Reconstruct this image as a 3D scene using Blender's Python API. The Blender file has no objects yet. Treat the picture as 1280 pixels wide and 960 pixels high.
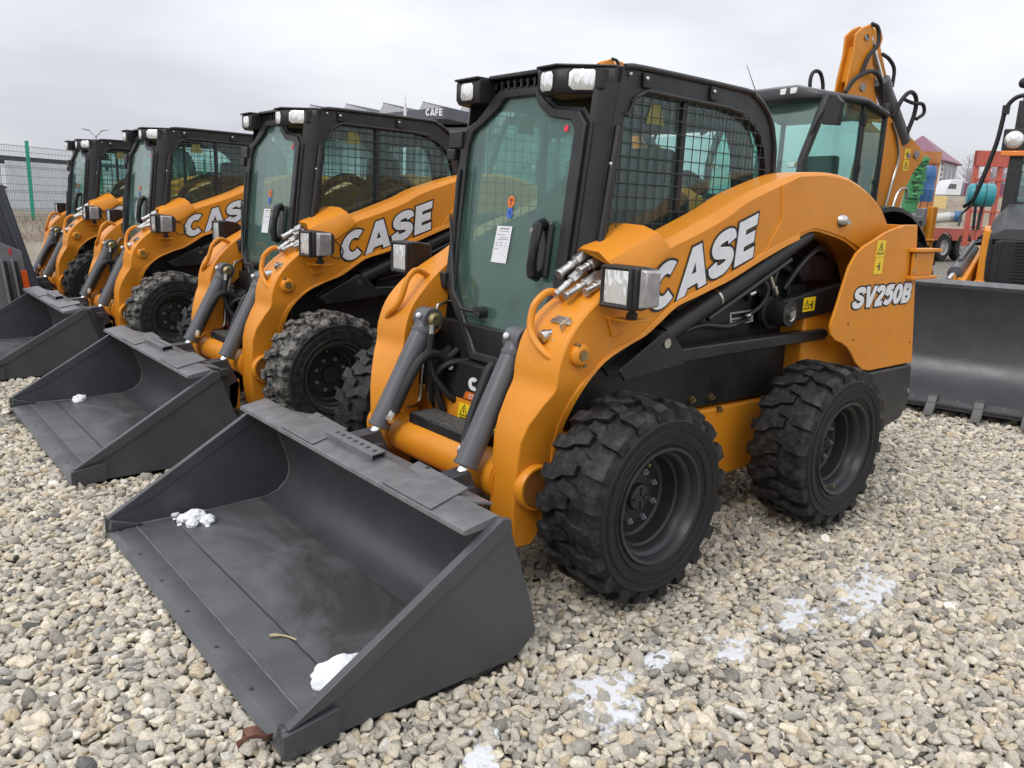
import bpy, bmesh, math, random
import numpy as np
from mathutils import Vector, Matrix

# ---------------------------------------------------------------- camera, sky, sun, exposure
SC = bpy.context.scene
COL = SC.collection
CAM_F, CAM_POS, CAM_YAW, CAM_PITCH, CAM_ROLL = 999.332, (2.21862, 2.66427, 1.45232), 2.44092, -0.220308, 0.040385
cam_data = bpy.data.cameras.new('camera')
cam = bpy.data.objects.new('camera', cam_data)
COL.objects.link(cam)
cam.matrix_world = (Matrix.Translation(CAM_POS) @ Matrix.Rotation(CAM_YAW, 4, 'Z')
                    @ Matrix.Rotation(math.pi / 2 + CAM_PITCH, 4, 'X') @ Matrix.Rotation(CAM_ROLL, 4, 'Z'))
cam_data.sensor_width = 36.0
cam_data.lens = CAM_F / 1280 * 36.0
cam_data.clip_start = 0.05
cam_data.clip_end = 3000
SC.camera = cam

SUN_EL, SUN_AZ = math.radians(48), math.radians(8)   # azimuth measured from +X towards +Y
world = bpy.data.worlds.new('World')
SC.world = world
world.use_nodes = True
nt = world.node_tree
for n in list(nt.nodes):
    nt.nodes.remove(n)
def wn(t, **kw):
    n = nt.nodes.new(t)
    for k, v in kw.items():
        setattr(n, k, v)
    return n
sky = wn('ShaderNodeTexSky', sky_type='NISHITA')
sky.sun_disc = False
sky.sun_elevation = SUN_EL
sky.sun_rotation = math.pi / 2 - SUN_AZ
sky.dust_density = 4.0
sky.air_density = 1.2
tc = wn('ShaderNodeTexCoord')
mp = wn('ShaderNodeMapping')
mp.inputs['Scale'].default_value = (1.0, 1.0, 3.2)
nz = wn('ShaderNodeTexNoise')
nz.inputs['Scale'].default_value = 1.7
nz.inputs['Detail'].default_value = 4
nz.inputs['Roughness'].default_value = 0.5
cr = wn('ShaderNodeValToRGB')
cr.color_ramp.elements[0].position = 0.38
cr.color_ramp.elements[0].color = (5.75, 5.90, 6.38, 1)
cr.color_ramp.elements[1].position = 0.64
cr.color_ramp.elements[1].color = (8.2, 8.33, 8.7, 1)
# overcast deck: brighter overhead than at the horizon
sp = wn('ShaderNodeSeparateXYZ')
mr = wn('ShaderNodeMapRange')
mr.inputs['From Min'].default_value = 0.0
mr.inputs['From Max'].default_value = 1.0
mr.inputs['To Min'].default_value = 0.95
mr.inputs['To Max'].default_value = 2.1
mul = wn('ShaderNodeMix', data_type='RGBA', blend_type='MULTIPLY')
mul.inputs['Factor'].default_value = 1.0
mix = wn('ShaderNodeMix', data_type='RGBA')
mix.inputs['Factor'].default_value = 0.93
bg = wn('ShaderNodeBackground')
bg.inputs['Strength'].default_value = 0.1
ow = wn('ShaderNodeOutputWorld')
L = nt.links.new
L(tc.outputs['Generated'], mp.inputs['Vector'])
L(mp.outputs[0], nz.inputs['Vector'])
L(nz.outputs['Fac'], cr.inputs['Fac'])
L(tc.outputs['Generated'], sp.inputs[0])
L(sp.outputs['Z'], mr.inputs['Value'])
L(cr.outputs['Color'], mul.inputs[6])
L(mr.outputs[0], mul.inputs[7])
L(sky.outputs['Color'], mix.inputs[6])
L(mul.outputs[2], mix.inputs[7])
L(mix.outputs[2], bg.inputs['Color'])
L(bg.outputs[0], ow.inputs['Surface'])

sun_data = bpy.data.lights.new('sun', 'SUN')
sun_data.energy = 1.25
sun_data.angle = math.radians(25)
sun_data.color = (1.0, 0.97, 0.93)
sun = bpy.data.objects.new('sun', sun_data)
COL.objects.link(sun)
sd = Vector((math.cos(SUN_AZ) * math.cos(SUN_EL), math.sin(SUN_AZ) * math.cos(SUN_EL), math.sin(SUN_EL)))
sun.rotation_euler = sd.to_track_quat('Z', 'Y').to_euler()
sun.location = sd * 20

SC.view_settings.view_transform = 'Standard'
SC.view_settings.look = 'None'
SC.view_settings.exposure = 0.22
SC.view_settings.gamma = 1.0
SC.render.engine = 'CYCLES'
SC.cycles.max_bounces = 8
SC.cycles.transparent_max_bounces = 16
SC.cycles.use_denoising = True

RNG = random.Random(7)
NP = np.random.default_rng(11)

# ---------------------------------------------------------------- materials
MATS = {}
def mat(name, col, rough=0.5, metal=0.0, col2=None, scale=6.0, detail=4.0, bump=0.0, bscale=60.0, spec=0.5,
        coat=0.0, lo=0.35, hi=0.65, rough2=None, emit=None, stretch=None, distort=0.0):
    if name in MATS:
        return MATS[name]
    m = bpy.data.materials.new(name)
    m.use_nodes = True
    t = m.node_tree
    p = t.nodes['Principled BSDF']
    p.inputs['Base Color'].default_value = (*col, 1)
    p.inputs['Roughness'].default_value = rough
    p.inputs['Metallic'].default_value = metal
    p.inputs['Specular IOR Level'].default_value = spec
    p.inputs['Coat Weight'].default_value = coat
    p.inputs['Coat Roughness'].default_value = 0.12
    if emit:
        p.inputs['Emission Color'].default_value = (*emit, 1)
        p.inputs['Emission Strength'].default_value = 1.0
    co = t.nodes.new('ShaderNodeTexCoord')
    src = co.outputs['Object']
    if stretch:
        mpn = t.nodes.new('ShaderNodeMapping')
        mpn.inputs['Scale'].default_value = stretch
        t.links.new(src, mpn.inputs['Vector'])
        src = mpn.outputs[0]
    if col2 is not None or rough2 is not None:
        n = t.nodes.new('ShaderNodeTexNoise')
        n.inputs['Scale'].default_value = scale
        n.inputs['Detail'].default_value = detail
        n.inputs['Roughness'].default_value = 0.62
        n.inputs['Distortion'].default_value = distort
        t.links.new(src, n.inputs['Vector'])
        r = t.nodes.new('ShaderNodeMapRange')
        r.inputs['From Min'].default_value = lo
        r.inputs['From Max'].default_value = hi
        t.links.new(n.outputs['Fac'], r.inputs['Value'])
        if col2 is not None:
            mx = t.nodes.new('ShaderNodeMix')
            mx.data_type = 'RGBA'
            mx.inputs[6].default_value = (*col, 1)
            mx.inputs[7].default_value = (*col2, 1)
            t.links.new(r.outputs[0], mx.inputs[0])
            t.links.new(mx.outputs[2], p.inputs['Base Color'])
        if rough2 is not None:
            mf = t.nodes.new('ShaderNodeMix')
            mf.inputs[2].default_value = rough
            mf.inputs[3].default_value = rough2
            t.links.new(r.outputs[0], mf.inputs[0])
            t.links.new(mf.outputs[0], p.inputs['Roughness'])
    if bump:
        n2 = t.nodes.new('ShaderNodeTexNoise')
        n2.inputs['Scale'].default_value = bscale
        n2.inputs['Detail'].default_value = 3
        t.links.new(src, n2.inputs['Vector'])
        b = t.nodes.new('ShaderNodeBump')
        b.inputs['Strength'].default_value = bump
        b.inputs['Distance'].default_value = 0.01
        t.links.new(n2.outputs['Fac'], b.inputs['Height'])
        t.links.new(b.outputs[0], p.inputs['Normal'])
    MATS[name] = m
    return m

def glass_mat(name, tint, film, film_amt, rough=0.02, drops=0.0):
    """Tinted safety glass: tinted see-through plus a milky wet film plus a mirror coat by Fresnel."""
    if name in MATS:
        return MATS[name]
    m = bpy.data.materials.new(name)
    m.use_nodes = True
    t = m.node_tree
    for n in list(t.nodes):
        t.nodes.remove(n)
    N = lambda k: t.nodes.new(k)
    out = N('ShaderNodeOutputMaterial')
    tr = N('ShaderNodeBsdfTransparent')
    tr.inputs[0].default_value = (*tint, 1)
    df = N('ShaderNodeBsdfDiffuse')
    df.inputs[0].default_value = (*film, 1)
    gl = N('ShaderNodeBsdfGlossy')
    gl.inputs[0].default_value = (0.95, 1.0, 0.98, 1)
    gl.inputs['Roughness'].default_value = rough
    fr = N('ShaderNodeFresnel')
    ge = N('ShaderNodeNewGeometry')
    io = N('ShaderNodeMapRange')          # the Fresnel node inverts the index on back faces; feed it the inverse there
    io.inputs['To Min'].default_value = 1.5
    io.inputs['To Max'].default_value = 1 / 1.5
    t.links.new(ge.outputs['Backfacing'], io.inputs['Value'])
    t.links.new(io.outputs[0], fr.inputs[0])
    co = N('ShaderNodeTexCoord')
    nz = N('ShaderNodeTexNoise')
    nz.inputs['Scale'].default_value = 5.0
    nz.inputs['Detail'].default_value = 6
    r = N('ShaderNodeMapRange')
    r.inputs['From Min'].default_value = 0.3
    r.inputs['From Max'].default_value = 0.7
    r.inputs['To Min'].default_value = film_amt * 0.75
    r.inputs['To Max'].default_value = min(1.0, film_amt * 1.25)
    m1 = N('ShaderNodeMixShader')
    m2 = N('ShaderNodeMixShader')
    k = t.links.new
    k(co.outputs['Object'], nz.inputs['Vector'])
    k(nz.outputs['Fac'], r.inputs['Value'])
    k(r.outputs[0], m1.inputs[0])
    k(tr.outputs[0], m1.inputs[1])
    k(df.outputs[0], m1.inputs[2])
    k(fr.outputs[0], m2.inputs[0])
    k(m1.outputs[0], m2.inputs[1])
    k(gl.outputs[0], m2.inputs[2])
    if drops:
        v = N('ShaderNodeTexVoronoi')
        v.inputs['Scale'].default_value = 130.0
        k(co.outputs['Object'], v.inputs['Vector'])
        rr = N('ShaderNodeMapRange')
        rr.inputs['From Min'].default_value = 0.0
        rr.inputs['From Max'].default_value = 0.34
        rr.inputs['To Min'].default_value = 1.0
        rr.inputs['To Max'].default_value = 0.0
        k(v.outputs['Distance'], rr.inputs['Value'])
        b = N('ShaderNodeBump')
        b.inputs['Strength'].default_value = drops
        b.inputs['Distance'].default_value = 0.004
        k(rr.outputs[0], b.inputs['Height'])
        k(b.outputs[0], gl.inputs['Normal'])
        k(b.outputs[0], fr.inputs['Normal'])
    k(m2.outputs[0], out.inputs[0])
    MATS[name] = m
    return m

ORANGE = mat('orange_paint', (0.66, 0.245, 0.014), 0.40, col2=(0.60, 0.215, 0.012), scale=3.0, spec=0.35, coat=0.10, rough2=0.52, bump=0.05, bscale=160)
ORANGE_OLD = mat('weathered_orange_paint', (0.55, 0.19, 0.035), 0.5, col2=(0.42, 0.15, 0.04), scale=4.0, bump=0.05)
BLACK = mat('black_textured_plastic', (0.013, 0.013, 0.014), 0.40, spec=0.42, col2=(0.021, 0.021, 0.023), scale=9.0, bump=0.25, bscale=220, rough2=0.3)
BLACK_PAINT = mat('black_machine_paint', (0.011, 0.0115, 0.013), 0.36, spec=0.4, col2=(0.019, 0.020, 0.021), scale=5.0, rough2=0.5)
GUN = mat('dark_grey_cylinder_paint', (0.075, 0.078, 0.085), 0.38, col2=(0.095, 0.098, 0.105), scale=5.0, bump=0.05, bscale=120)
BUCKET = mat('charcoal_bucket_paint', (0.046, 0.048, 0.053), 0.33, col2=(0.060, 0.062, 0.068), scale=4.0, rough2=0.45, bump=0.06, bscale=70)
def tyre_mat(name, side, dust, amt, lo, hi):
    """black rubber whose tread (beyond the sidewall radius) carries dried dirt"""
    m = mat(name, side, 0.58, spec=0.32, bump=0.22, bscale=45)
    t = m.node_tree
    p = t.nodes['Principled BSDF']
    co = next(n for n in t.nodes if n.type == 'TEX_COORD')
    sx = t.nodes.new('ShaderNodeSeparateXYZ')
    cb = t.nodes.new('ShaderNodeCombineXYZ')
    ln = t.nodes.new('ShaderNodeVectorMath')
    ln.operation = 'LENGTH'
    t.links.new(co.outputs['Object'], sx.inputs[0])
    t.links.new(sx.outputs['X'], cb.inputs['X'])
    t.links.new(sx.outputs['Z'], cb.inputs['Z'])
    t.links.new(cb.outputs[0], ln.inputs[0])
    mr = t.nodes.new('ShaderNodeMapRange')
    mr.inputs['From Min'].default_value = 0.325
    mr.inputs['From Max'].default_value = 0.345
    mr.inputs['To Min'].default_value = amt * 0.12
    mr.inputs['To Max'].default_value = amt
    t.links.new(ln.outputs['Value'], mr.inputs['Value'])
    n = t.nodes.new('ShaderNodeTexNoise')
    n.inputs['Scale'].default_value = 24.0
    n.inputs['Detail'].default_value = 9
    n.inputs['Roughness'].default_value = 0.7
    t.links.new(co.outputs['Object'], n.inputs['Vector'])
    r = t.nodes.new('ShaderNodeMapRange')
    r.inputs['From Min'].default_value = lo
    r.inputs['From Max'].default_value = hi
    t.links.new(n.outputs['Fac'], r.inputs['Value'])
    mu = t.nodes.new('ShaderNodeMath')
    mu.operation = 'MULTIPLY'
    t.links.new(mr.outputs[0], mu.inputs[0])
    t.links.new(r.outputs[0], mu.inputs[1])
    mx = t.nodes.new('ShaderNodeMix')
    mx.data_type = 'RGBA'
    mx.inputs[6].default_value = (*side, 1)
    mx.inputs[7].default_value = (*dust, 1)
    t.links.new(mu.outputs[0], mx.inputs[0])
    t.links.new(mx.outputs[2], p.inputs['Base Color'])
    return m
RUBBER = tyre_mat('tyre_rubber', (0.0085, 0.0085, 0.009), (0.075, 0.074, 0.074), 0.55, 0.46, 0.70)
RUBBER_DUSTY = tyre_mat('mud_caked_rubber', (0.0085, 0.0085, 0.009), (0.33, 0.315, 0.285), 0.72, 0.42, 0.64)
RIM = mat('dark_grey_rim_paint', (0.019, 0.0195, 0.021), 0.40, spec=0.4, col2=(0.027, 0.028, 0.029), scale=8.0)
STEEL = mat('bright_steel', (0.62, 0.61, 0.58), 0.28, metal=1.0, col2=(0.42, 0.41, 0.38), scale=20.0)
DULL_STEEL = mat('dull_grey_steel', (0.33, 0.34, 0.36), 0.5, metal=0.6, col2=(0.25, 0.25, 0.27), scale=8.0)
BRASS = mat('yellow_zinc_plating', (0.36, 0.29, 0.14), 0.45, metal=0.9, col2=(0.24, 0.20, 0.11), scale=30)
HOSE = mat('black_hydraulic_hose', (0.012, 0.012, 0.013), 0.55, bump=0.4, bscale=300)
WHITE = mat('white_decal', (0.74, 0.745, 0.77), 0.4, col2=(0.66, 0.66, 0.68), scale=20)
INK = mat('black_decal_ink', (0.010, 0.010, 0.011), 0.45)
YELLOW = mat('yellow_warning_decal', (0.80, 0.56, 0.015), 0.4)
TAG_ORANGE = mat('orange_decal', (0.68, 0.15, 0.02), 0.4)
BLUE_TAG = mat('blue_decal', (0.03, 0.12, 0.50), 0.45)
RED_TAG = mat('red_decal', (0.70, 0.03, 0.05), 0.45)
FABRIC = mat('black_seat_vinyl', (0.018, 0.019, 0.02), 0.7, bump=0.2, bscale=150)
LENS = mat('lamp_reflector_glass', (0.84, 0.84, 0.83), 0.17, metal=0.6, coat=0.6)
def facet_bump(m, scale, strength, stretch):
    t = m.node_tree
    p = t.nodes['Principled BSDF']
    co = next(n for n in t.nodes if n.type == 'TEX_COORD')
    mpn = t.nodes.new('ShaderNodeMapping')
    mpn.inputs['Scale'].default_value = stretch
    v = t.nodes.new('ShaderNodeTexVoronoi')
    v.inputs['Scale'].default_value = scale
    b = t.nodes.new('ShaderNodeBump')
    b.inputs['Strength'].default_value = strength
    b.inputs['Distance'].default_value = 0.02
    t.links.new(co.outputs['Object'], mpn.inputs['Vector'])
    t.links.new(mpn.outputs[0], v.inputs['Vector'])
    t.links.new(v.outputs['Distance'], b.inputs['Height'])
    t.links.new(b.outputs[0], p.inputs['Normal'])
facet_bump(LENS, 75.0, 0.24, (1.0, 1.0, 0.30))
def add_specks(m, col, scale, thr, amt):
    """sparse splashes of dried dirt on paint"""
    t = m.node_tree
    p = t.nodes['Principled BSDF']
    co = next(n for n in t.nodes if n.type == 'TEX_COORD')
    a = t.nodes.new('ShaderNodeTexNoise')
    a.inputs['Scale'].default_value = scale
    a.inputs['Detail'].default_value = 8
    a.inputs['Roughness'].default_value = 0.75
    r = t.nodes.new('ShaderNodeMapRange')
    r.inputs['From Min'].default_value = thr
    r.inputs['From Max'].default_value = thr + 0.14
    r.inputs['To Max'].default_value = amt
    mx = t.nodes.new('ShaderNodeMix')
    mx.data_type = 'RGBA'
    mx.inputs[7].default_value = (*col, 1)
    src = p.inputs['Base Color'].links[0].from_socket if p.inputs['Base Color'].links else None
    if src:
        t.links.new(src, mx.inputs[6])
    else:
        mx.inputs[6].default_value = p.inputs['Base Color'].default_value
    t.links.new(co.outputs['Object'], a.inputs['Vector'])
    t.links.new(a.outputs['Fac'], r.inputs['Value'])
    t.links.new(r.outputs[0], mx.inputs[0])
    t.links.new(mx.outputs[2], p.inputs['Base Color'])
add_specks(ORANGE, (0.34, 0.20, 0.09), 9.0, 0.57, 0.35)
add_specks(ORANGE, (0.70, 0.42, 0.20), 34.0, 0.62, 0.5)
add_specks(BUCKET, (0.11, 0.105, 0.095), 11.0, 0.58, 0.35)
add_specks(BLACK, (0.06, 0.058, 0.055), 15.0, 0.58, 0.4)
add_specks(BLACK_PAINT, (0.055, 0.052, 0.048), 12.0, 0.56, 0.4)
AMBER = mat('amber_lens', (0.75, 0.20, 0.02), 0.2, coat=0.4)
SNOW = mat('old_snow', (0.80, 0.81, 0.83), 0.9, spec=0.15, col2=(0.70, 0.715, 0.74), scale=18, bump=0.45, bscale=90)
def thin_snow():
    m = bpy.data.materials.new('thin_melting_snow')
    m.use_nodes = True
    t = m.node_tree
    p = t.nodes['Principled BSDF']
    p.inputs['Base Color'].default_value = (0.62, 0.63, 0.645, 1)
    p.inputs['Roughness'].default_value = 0.8
    p.inputs['Specular IOR Level'].default_value = 0.2
    a = t.nodes.new('ShaderNodeAttribute')
    a.attribute_name = 'cover'
    co = t.nodes.new('ShaderNodeTexCoord')
    n = t.nodes.new('ShaderNodeTexNoise')
    n.inputs['Scale'].default_value = 70.0
    n.inputs['Detail'].default_value = 5
    s = t.nodes.new('ShaderNodeMath')
    s.operation = 'SUBTRACT'
    r = t.nodes.new('ShaderNodeMapRange')
    r.interpolation_type = 'SMOOTHSTEP'
    r.inputs['From Min'].default_value = -0.50
    r.inputs['From Max'].default_value = 0.42
    b = t.nodes.new('ShaderNodeBump')
    b.inputs['Strength'].default_value = 0.5
    b.inputs['Distance'].default_value = 0.01
    t.links.new(co.outputs['Object'], n.inputs['Vector'])
    t.links.new(a.outputs['Fac'], s.inputs[0])
    t.links.new(n.outputs['Fac'], s.inputs[1])
    t.links.new(s.outputs[0], r.inputs['Value'])
    t.links.new(r.outputs[0], p.inputs['Alpha'])
    t.links.new(n.outputs['Fac'], b.inputs['Height'])
    t.links.new(b.outputs[0], p.inputs['Normal'])
    return m
THIN_SNOW = thin_snow()
DOOR_GLASS = glass_mat('fogged_green_glass', (0.67, 0.84, 0.79), (0.18, 0.30, 0.27), 0.20, rough=0.04, drops=0.15)
SIDE_GLASS = glass_mat('green_side_glass', (0.82, 0.95, 0.925), (0.25, 0.38, 0.35), 0.05, drops=0.04)
TEAL_GLASS = glass_mat('clear_green_glass', (0.80, 0.94, 0.91), (0.3, 0.42, 0.40), 0.06)

# ---------------------------------------------------------------- mesh helpers
def V(*a):
    return Vector(a)

def dedupe(pts):
    out = []
    for p in pts:
        if not out or (Vector(p) - Vector(out[-1])).length > 1e-5:
            out.append(p)
    return out

def smooth_path(pts, n=6):
    """Catmull-Rom through the points."""
    P = [Vector(p) for p in pts]
    P = [P[0] * 2 - P[1]] + P + [P[-1] * 2 - P[-2]]
    out = []
    for i in range(1, len(P) - 2):
        a, b, c, d = P[i - 1:i + 3]
        for k in range(n):
            t = k / n
            out.append(0.5 * ((2 * b) + (c - a) * t + (2 * a - 5 * b + 4 * c - d) * t * t + (3 * b - a - 3 * c + d) * t ** 3))
    out.append(P[-2])
    return out

class MB:
    def __init__(s):
        s.v = []
        s.f = []
    def add(s, vs, fs):
        n = len(s.v)
        s.v += [tuple(v) for v in vs]
        s.f += [tuple(i + n for i in f) for f in fs]
        return s
    def box(s, c, d, rot=None, taper=None):
        x, y, z = d[0] / 2, d[1] / 2, d[2] / 2
        vs = [Vector((sx * x, sy * y, sz * z)) for sz in (-1, 1) for sy in (-1, 1) for sx in (-1, 1)]
        if taper:
            for v in vs[4:]:
                v.x *= taper[0]
                v.y *= taper[1]
        if rot is not None:
            vs = [rot @ v for v in vs]
        vs = [v + Vector(c) for v in vs]
        return s.add(vs, [(0, 2, 3, 1), (4, 5, 7, 6), (0, 1, 5, 4), (2, 6, 7, 3), (0, 4, 6, 2), (1, 3, 7, 5)])
    def hexa(s, b, t):
        """b and t: four points each, a box with free corners."""
        return s.add(list(b) + list(t), [(3, 2, 1, 0), (4, 5, 6, 7), (0, 1, 5, 4), (1, 2, 6, 5), (2, 3, 7, 6), (3, 0, 4, 7)])
    def prism(s, pts, ax, a, b):
        i = 'xyz'.index(ax)
        def full(p, w):
            q = list(p)
            q.insert(i, w)
            return q
        n = len(pts)
        vs = [full(p, a) for p in pts] + [full(p, b) for p in pts]
        fs = [tuple(range(n))[::-1], tuple(range(n, 2 * n))] + [(k, (k + 1) % n, n + (k + 1) % n, n + k) for k in range(n)]
        return s.add(vs, fs)
    def ring_prism(s, outer, inner, ax, a, b):
        """Frame between two outlines with the same number of points."""
        i = 'xyz'.index(ax)
        def full(p, w):
            q = list(p)
            q.insert(i, w)
            return q
        n = len(outer)
        vs = [full(p, w) for w in (a, b) for o in (outer, inner) for p in o]
        fs = []
        for k in range(n):
            j = (k + 1) % n
            fs += [(k, n + k, n + j, j), (2 * n + k, 2 * n + j, 3 * n + j, 3 * n + k), (k, j, 2 * n + j, 2 * n + k), (n + k, 3 * n + k, 3 * n + j, n + j)]
        return s.add(vs, fs)
    def loft(s, rings, closed=True, caps=True):
        n = len(rings[0])
        vs = [p for r in rings for p in r]
        fs = []
        for a in range(len(rings) - 1):
            for k in range(n if closed else n - 1):
                j = (k + 1) % n
                fs.append((a * n + k, a * n + j, (a + 1) * n + j, (a + 1) * n + k))
        if caps:
            fs.append(tuple(range(n))[::-1])
            fs.append(tuple(range((len(rings) - 1) * n, len(rings) * n)))
        return s.add(vs, fs)
    def tube(s, path, r, n=10, caps=True):
        P = [Vector(p) for p in dedupe(path)]
        if len(P) < 2:
            return s
        rs = r if isinstance(r, (list, tuple)) else [r] * len(P)
        T = []
        for k in range(len(P)):
            a = P[max(0, k - 1)]
            b = P[min(len(P) - 1, k + 1)]
            T.append((b - a).normalized())
        up = Vector((0, 0, 1)) if abs(T[0].z) < 0.9 else Vector((1, 0, 0))
        u = T[0].cross(up).normalized()
        rings = []
        for k, p in enumerate(P):
            u = (u - T[k] * u.dot(T[k])).normalized()
            w = T[k].cross(u)
            rings.append([p + (u * math.cos(2 * math.pi * q / n) + w * math.sin(2 * math.pi * q / n)) * rs[min(k, len(rs) - 1)] for q in range(n)])
        return s.loft(rings, True, caps)
    def cyl(s, a, b, r, r2=None, n=20, caps=True):
        return s.tube([a, b], [r, r if r2 is None else r2], n, caps)
    def lathe(s, prof, o=(0, 0, 0), ax='y', n=40, closed=False):
        """prof: (radius, height along the axis); revolved about the axis through o."""
        o = Vector(o)
        rings = []
        for q in range(n):
            a = 2 * math.pi * q / n
            c, d = math.cos(a), math.sin(a)
            ring = []
            for r, h in prof:
                ring.append(o + (Vector((r * c, h, r * d)) if ax == 'y' else Vector((r * c, r * d, h)) if ax == 'z' else Vector((h, r * c, r * d))))
            rings.append(ring)
        m = len(prof)
        vs = [p for r in rings for p in r]
        fs = []
        for q in range(n):
            p = (q + 1) % n
            for k in range(m if closed else m - 1):
                j = (k + 1) % m
                fs.append((q * m + k, q * m + j, p * m + j, p * m + k))
        return s.add(vs, fs)
    def ball(s, c, r, n=12, m=8, sc=(1, 1, 1)):
        c = Vector(c)
        rings = []
        for a in range(m + 1):
            th = math.pi * a / m
            rr = max(1e-4, math.sin(th))
            rings.append([c + Vector((r * sc[0] * rr * math.cos(2 * math.pi * k / n), r * sc[1] * rr * math.sin(2 * math.pi * k / n), r * sc[2] * math.cos(th))) for k in range(n)])
        return s.loft(rings)
    def xform(s, M):
        s.v = [tuple(M @ Vector(v)) for v in s.v]
        return s
    def mirror_y(s):
        s.v = [(x, -y, z) for x, y, z in s.v]
        s.f = [f[::-1] for f in s.f]
        return s
    def mesh(s, name, material, smooth=32, recalc=True):
        me = bpy.data.meshes.new(name)
        me.from_pydata(s.v, [], s.f)
        me.validate()
        if recalc:
            bm = bmesh.new()
            bm.from_mesh(me)
            bmesh.ops.remove_doubles(bm, verts=bm.verts, dist=1e-6)
            bmesh.ops.recalc_face_normals(bm, faces=bm.faces)
            bm.to_mesh(me)
            bm.free()
        if smooth:
            me.polygons.foreach_set('use_smooth', [True] * len(me.polygons))
            me.set_sharp_from_angle(angle=math.radians(smooth))
        me.materials.append(material)
        me.update()
        return me
    def build(s, name, material, parent=None, bevel=0.0, seg=2, smooth=32, recalc=True, label=None):
        o = bpy.data.objects.new(name, s.mesh(name, material, smooth, recalc))
        COL.objects.link(o)
        if parent is not None:
            o.parent = parent
        if bevel:
            b = o.modifiers.new('bevel', 'BEVEL')
            b.width = bevel
            b.segments = seg
            b.limit_method = 'ANGLE'
            b.angle_limit = math.radians(38)
            b.harden_normals = False
        if label:
            o['label'] = label
        return o

def empty(name, loc=(0, 0, 0), rz=0.0):
    o = bpy.data.objects.new(name, None)
    o.location = loc
    o.rotation_euler = (0, 0, rz)
    COL.objects.link(o)
    return o

def tag(o, label, cat, group=None, kind=None):
    o['label'] = label
    if cat:
        o['category'] = cat
    if group:
        o['group'] = group
    if kind:
        o['kind'] = kind
    return o

def structure(o):
    o['kind'] = 'structure'
    return o

KIDS = None
def copy_tree(o, parent=None, memo=None):
    c = o.copy()
    COL.objects.link(c)
    if parent is not None:
        c.parent = parent
    for ch in list(o.children):
        copy_tree(ch, c)
    return c

# ---------------------------------------------------------------- heavy sign lettering drawn as strokes
def arc(cx, cy, rx, ry, a0, a1, n=18):
    return [(cx + rx * math.cos(math.radians(a0 + (a1 - a0) * k / n)), cy + ry * math.sin(math.radians(a0 + (a1 - a0) * k / n))) for k in range(n + 1)]
def spl(pts, n=5):
    return [(p.x, p.y) for p in smooth_path([(a, b, 0) for a, b in pts], n)]
GLYPH = {
    'C': (0.86, [arc(0.46, 0.5, 0.31, 0.36, 48, 312)]),
    'A': (0.90, [[(0.12, -0.1), (0.44, 1.1)], [(0.78, -0.1), (0.46, 1.1)], [(0.25, 0.27), (0.66, 0.27)]]),
    'S': (0.80, [spl([(0.69, 0.68), (0.63, 0.83), (0.44, 0.875), (0.22, 0.82), (0.16, 0.68), (0.25, 0.56), (0.42, 0.50), (0.60, 0.43), (0.67, 0.30), (0.59, 0.17), (0.39, 0.125), (0.18, 0.17), (0.11, 0.33)])]),
    'E': (0.74, [[(0.17, -0.1), (0.17, 1.1)], [(0.17, 0.88), (0.68, 0.88)], [(0.17, 0.5), (0.64, 0.5)], [(0.17, 0.12), (0.68, 0.12)]]),
    'F': (0.70, [[(0.17, -0.1), (0.17, 1.1)], [(0.17, 0.88), (0.66, 0.88)], [(0.17, 0.48), (0.60, 0.48)]]),
    'V': (0.80, [[(0.12, 1.1), (0.40, -0.1)], [(0.70, 1.1), (0.42, -0.1)]]),
    '2': (0.70, [spl([(0.13, 0.70), (0.20, 0.83), (0.36, 0.88), (0.52, 0.82), (0.56, 0.68), (0.48, 0.52), (0.14, 0.14)]), [(0.08, 0.12), (0.62, 0.12)]]),
    '5': (0.70, [[(0.18, 0.88), (0.60, 0.88)], [(0.19, 0.95), (0.16, 0.50)], spl([(0.14, 0.56), (0.34, 0.62), (0.52, 0.54), (0.56, 0.36), (0.48, 0.18), (0.30, 0.12), (0.10, 0.20)])]),
    '0': (0.72, [arc(0.36, 0.5, 0.23, 0.38, 0, 360, 24)]),
    'B': (0.76, [[(0.17, -0.1), (0.17, 1.1)], [(0.17, 0.88), (0.44, 0.88)], [(0.17, 0.5), (0.46, 0.5)], [(0.17, 0.12), (0.46, 0.12)], arc(0.42, 0.69, 0.16, 0.19, 90, -90, 10), arc(0.44, 0.31, 0.18, 0.19, 90, -90, 10)]),
}
def stroke_quads(pts, w, ext):
    P = [Vector((a, b)) for a, b in pts]
    closed = (P[0] - P[-1]).length < 1e-4
    if not closed and ext:
        P[0] = P[0] + (P[0] - P[1]).normalized() * ext
        P[-1] = P[-1] + (P[-1] - P[-2]).normalized() * ext
    lft, rgt = [], []
    for k in range(len(P)):
        if closed:
            a, b = P[(k - 1) % (len(P) - 1)], P[(k + 1) % (len(P) - 1)]
        else:
            a, b = P[max(0, k - 1)], P[min(len(P) - 1, k + 1)]
        t = (b - a).normalized()
        n = Vector((-t.y, t.x))
        lft.append(P[k] + n * w / 2)
        rgt.append(P[k] - n * w / 2)
    return lft, rgt
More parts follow.
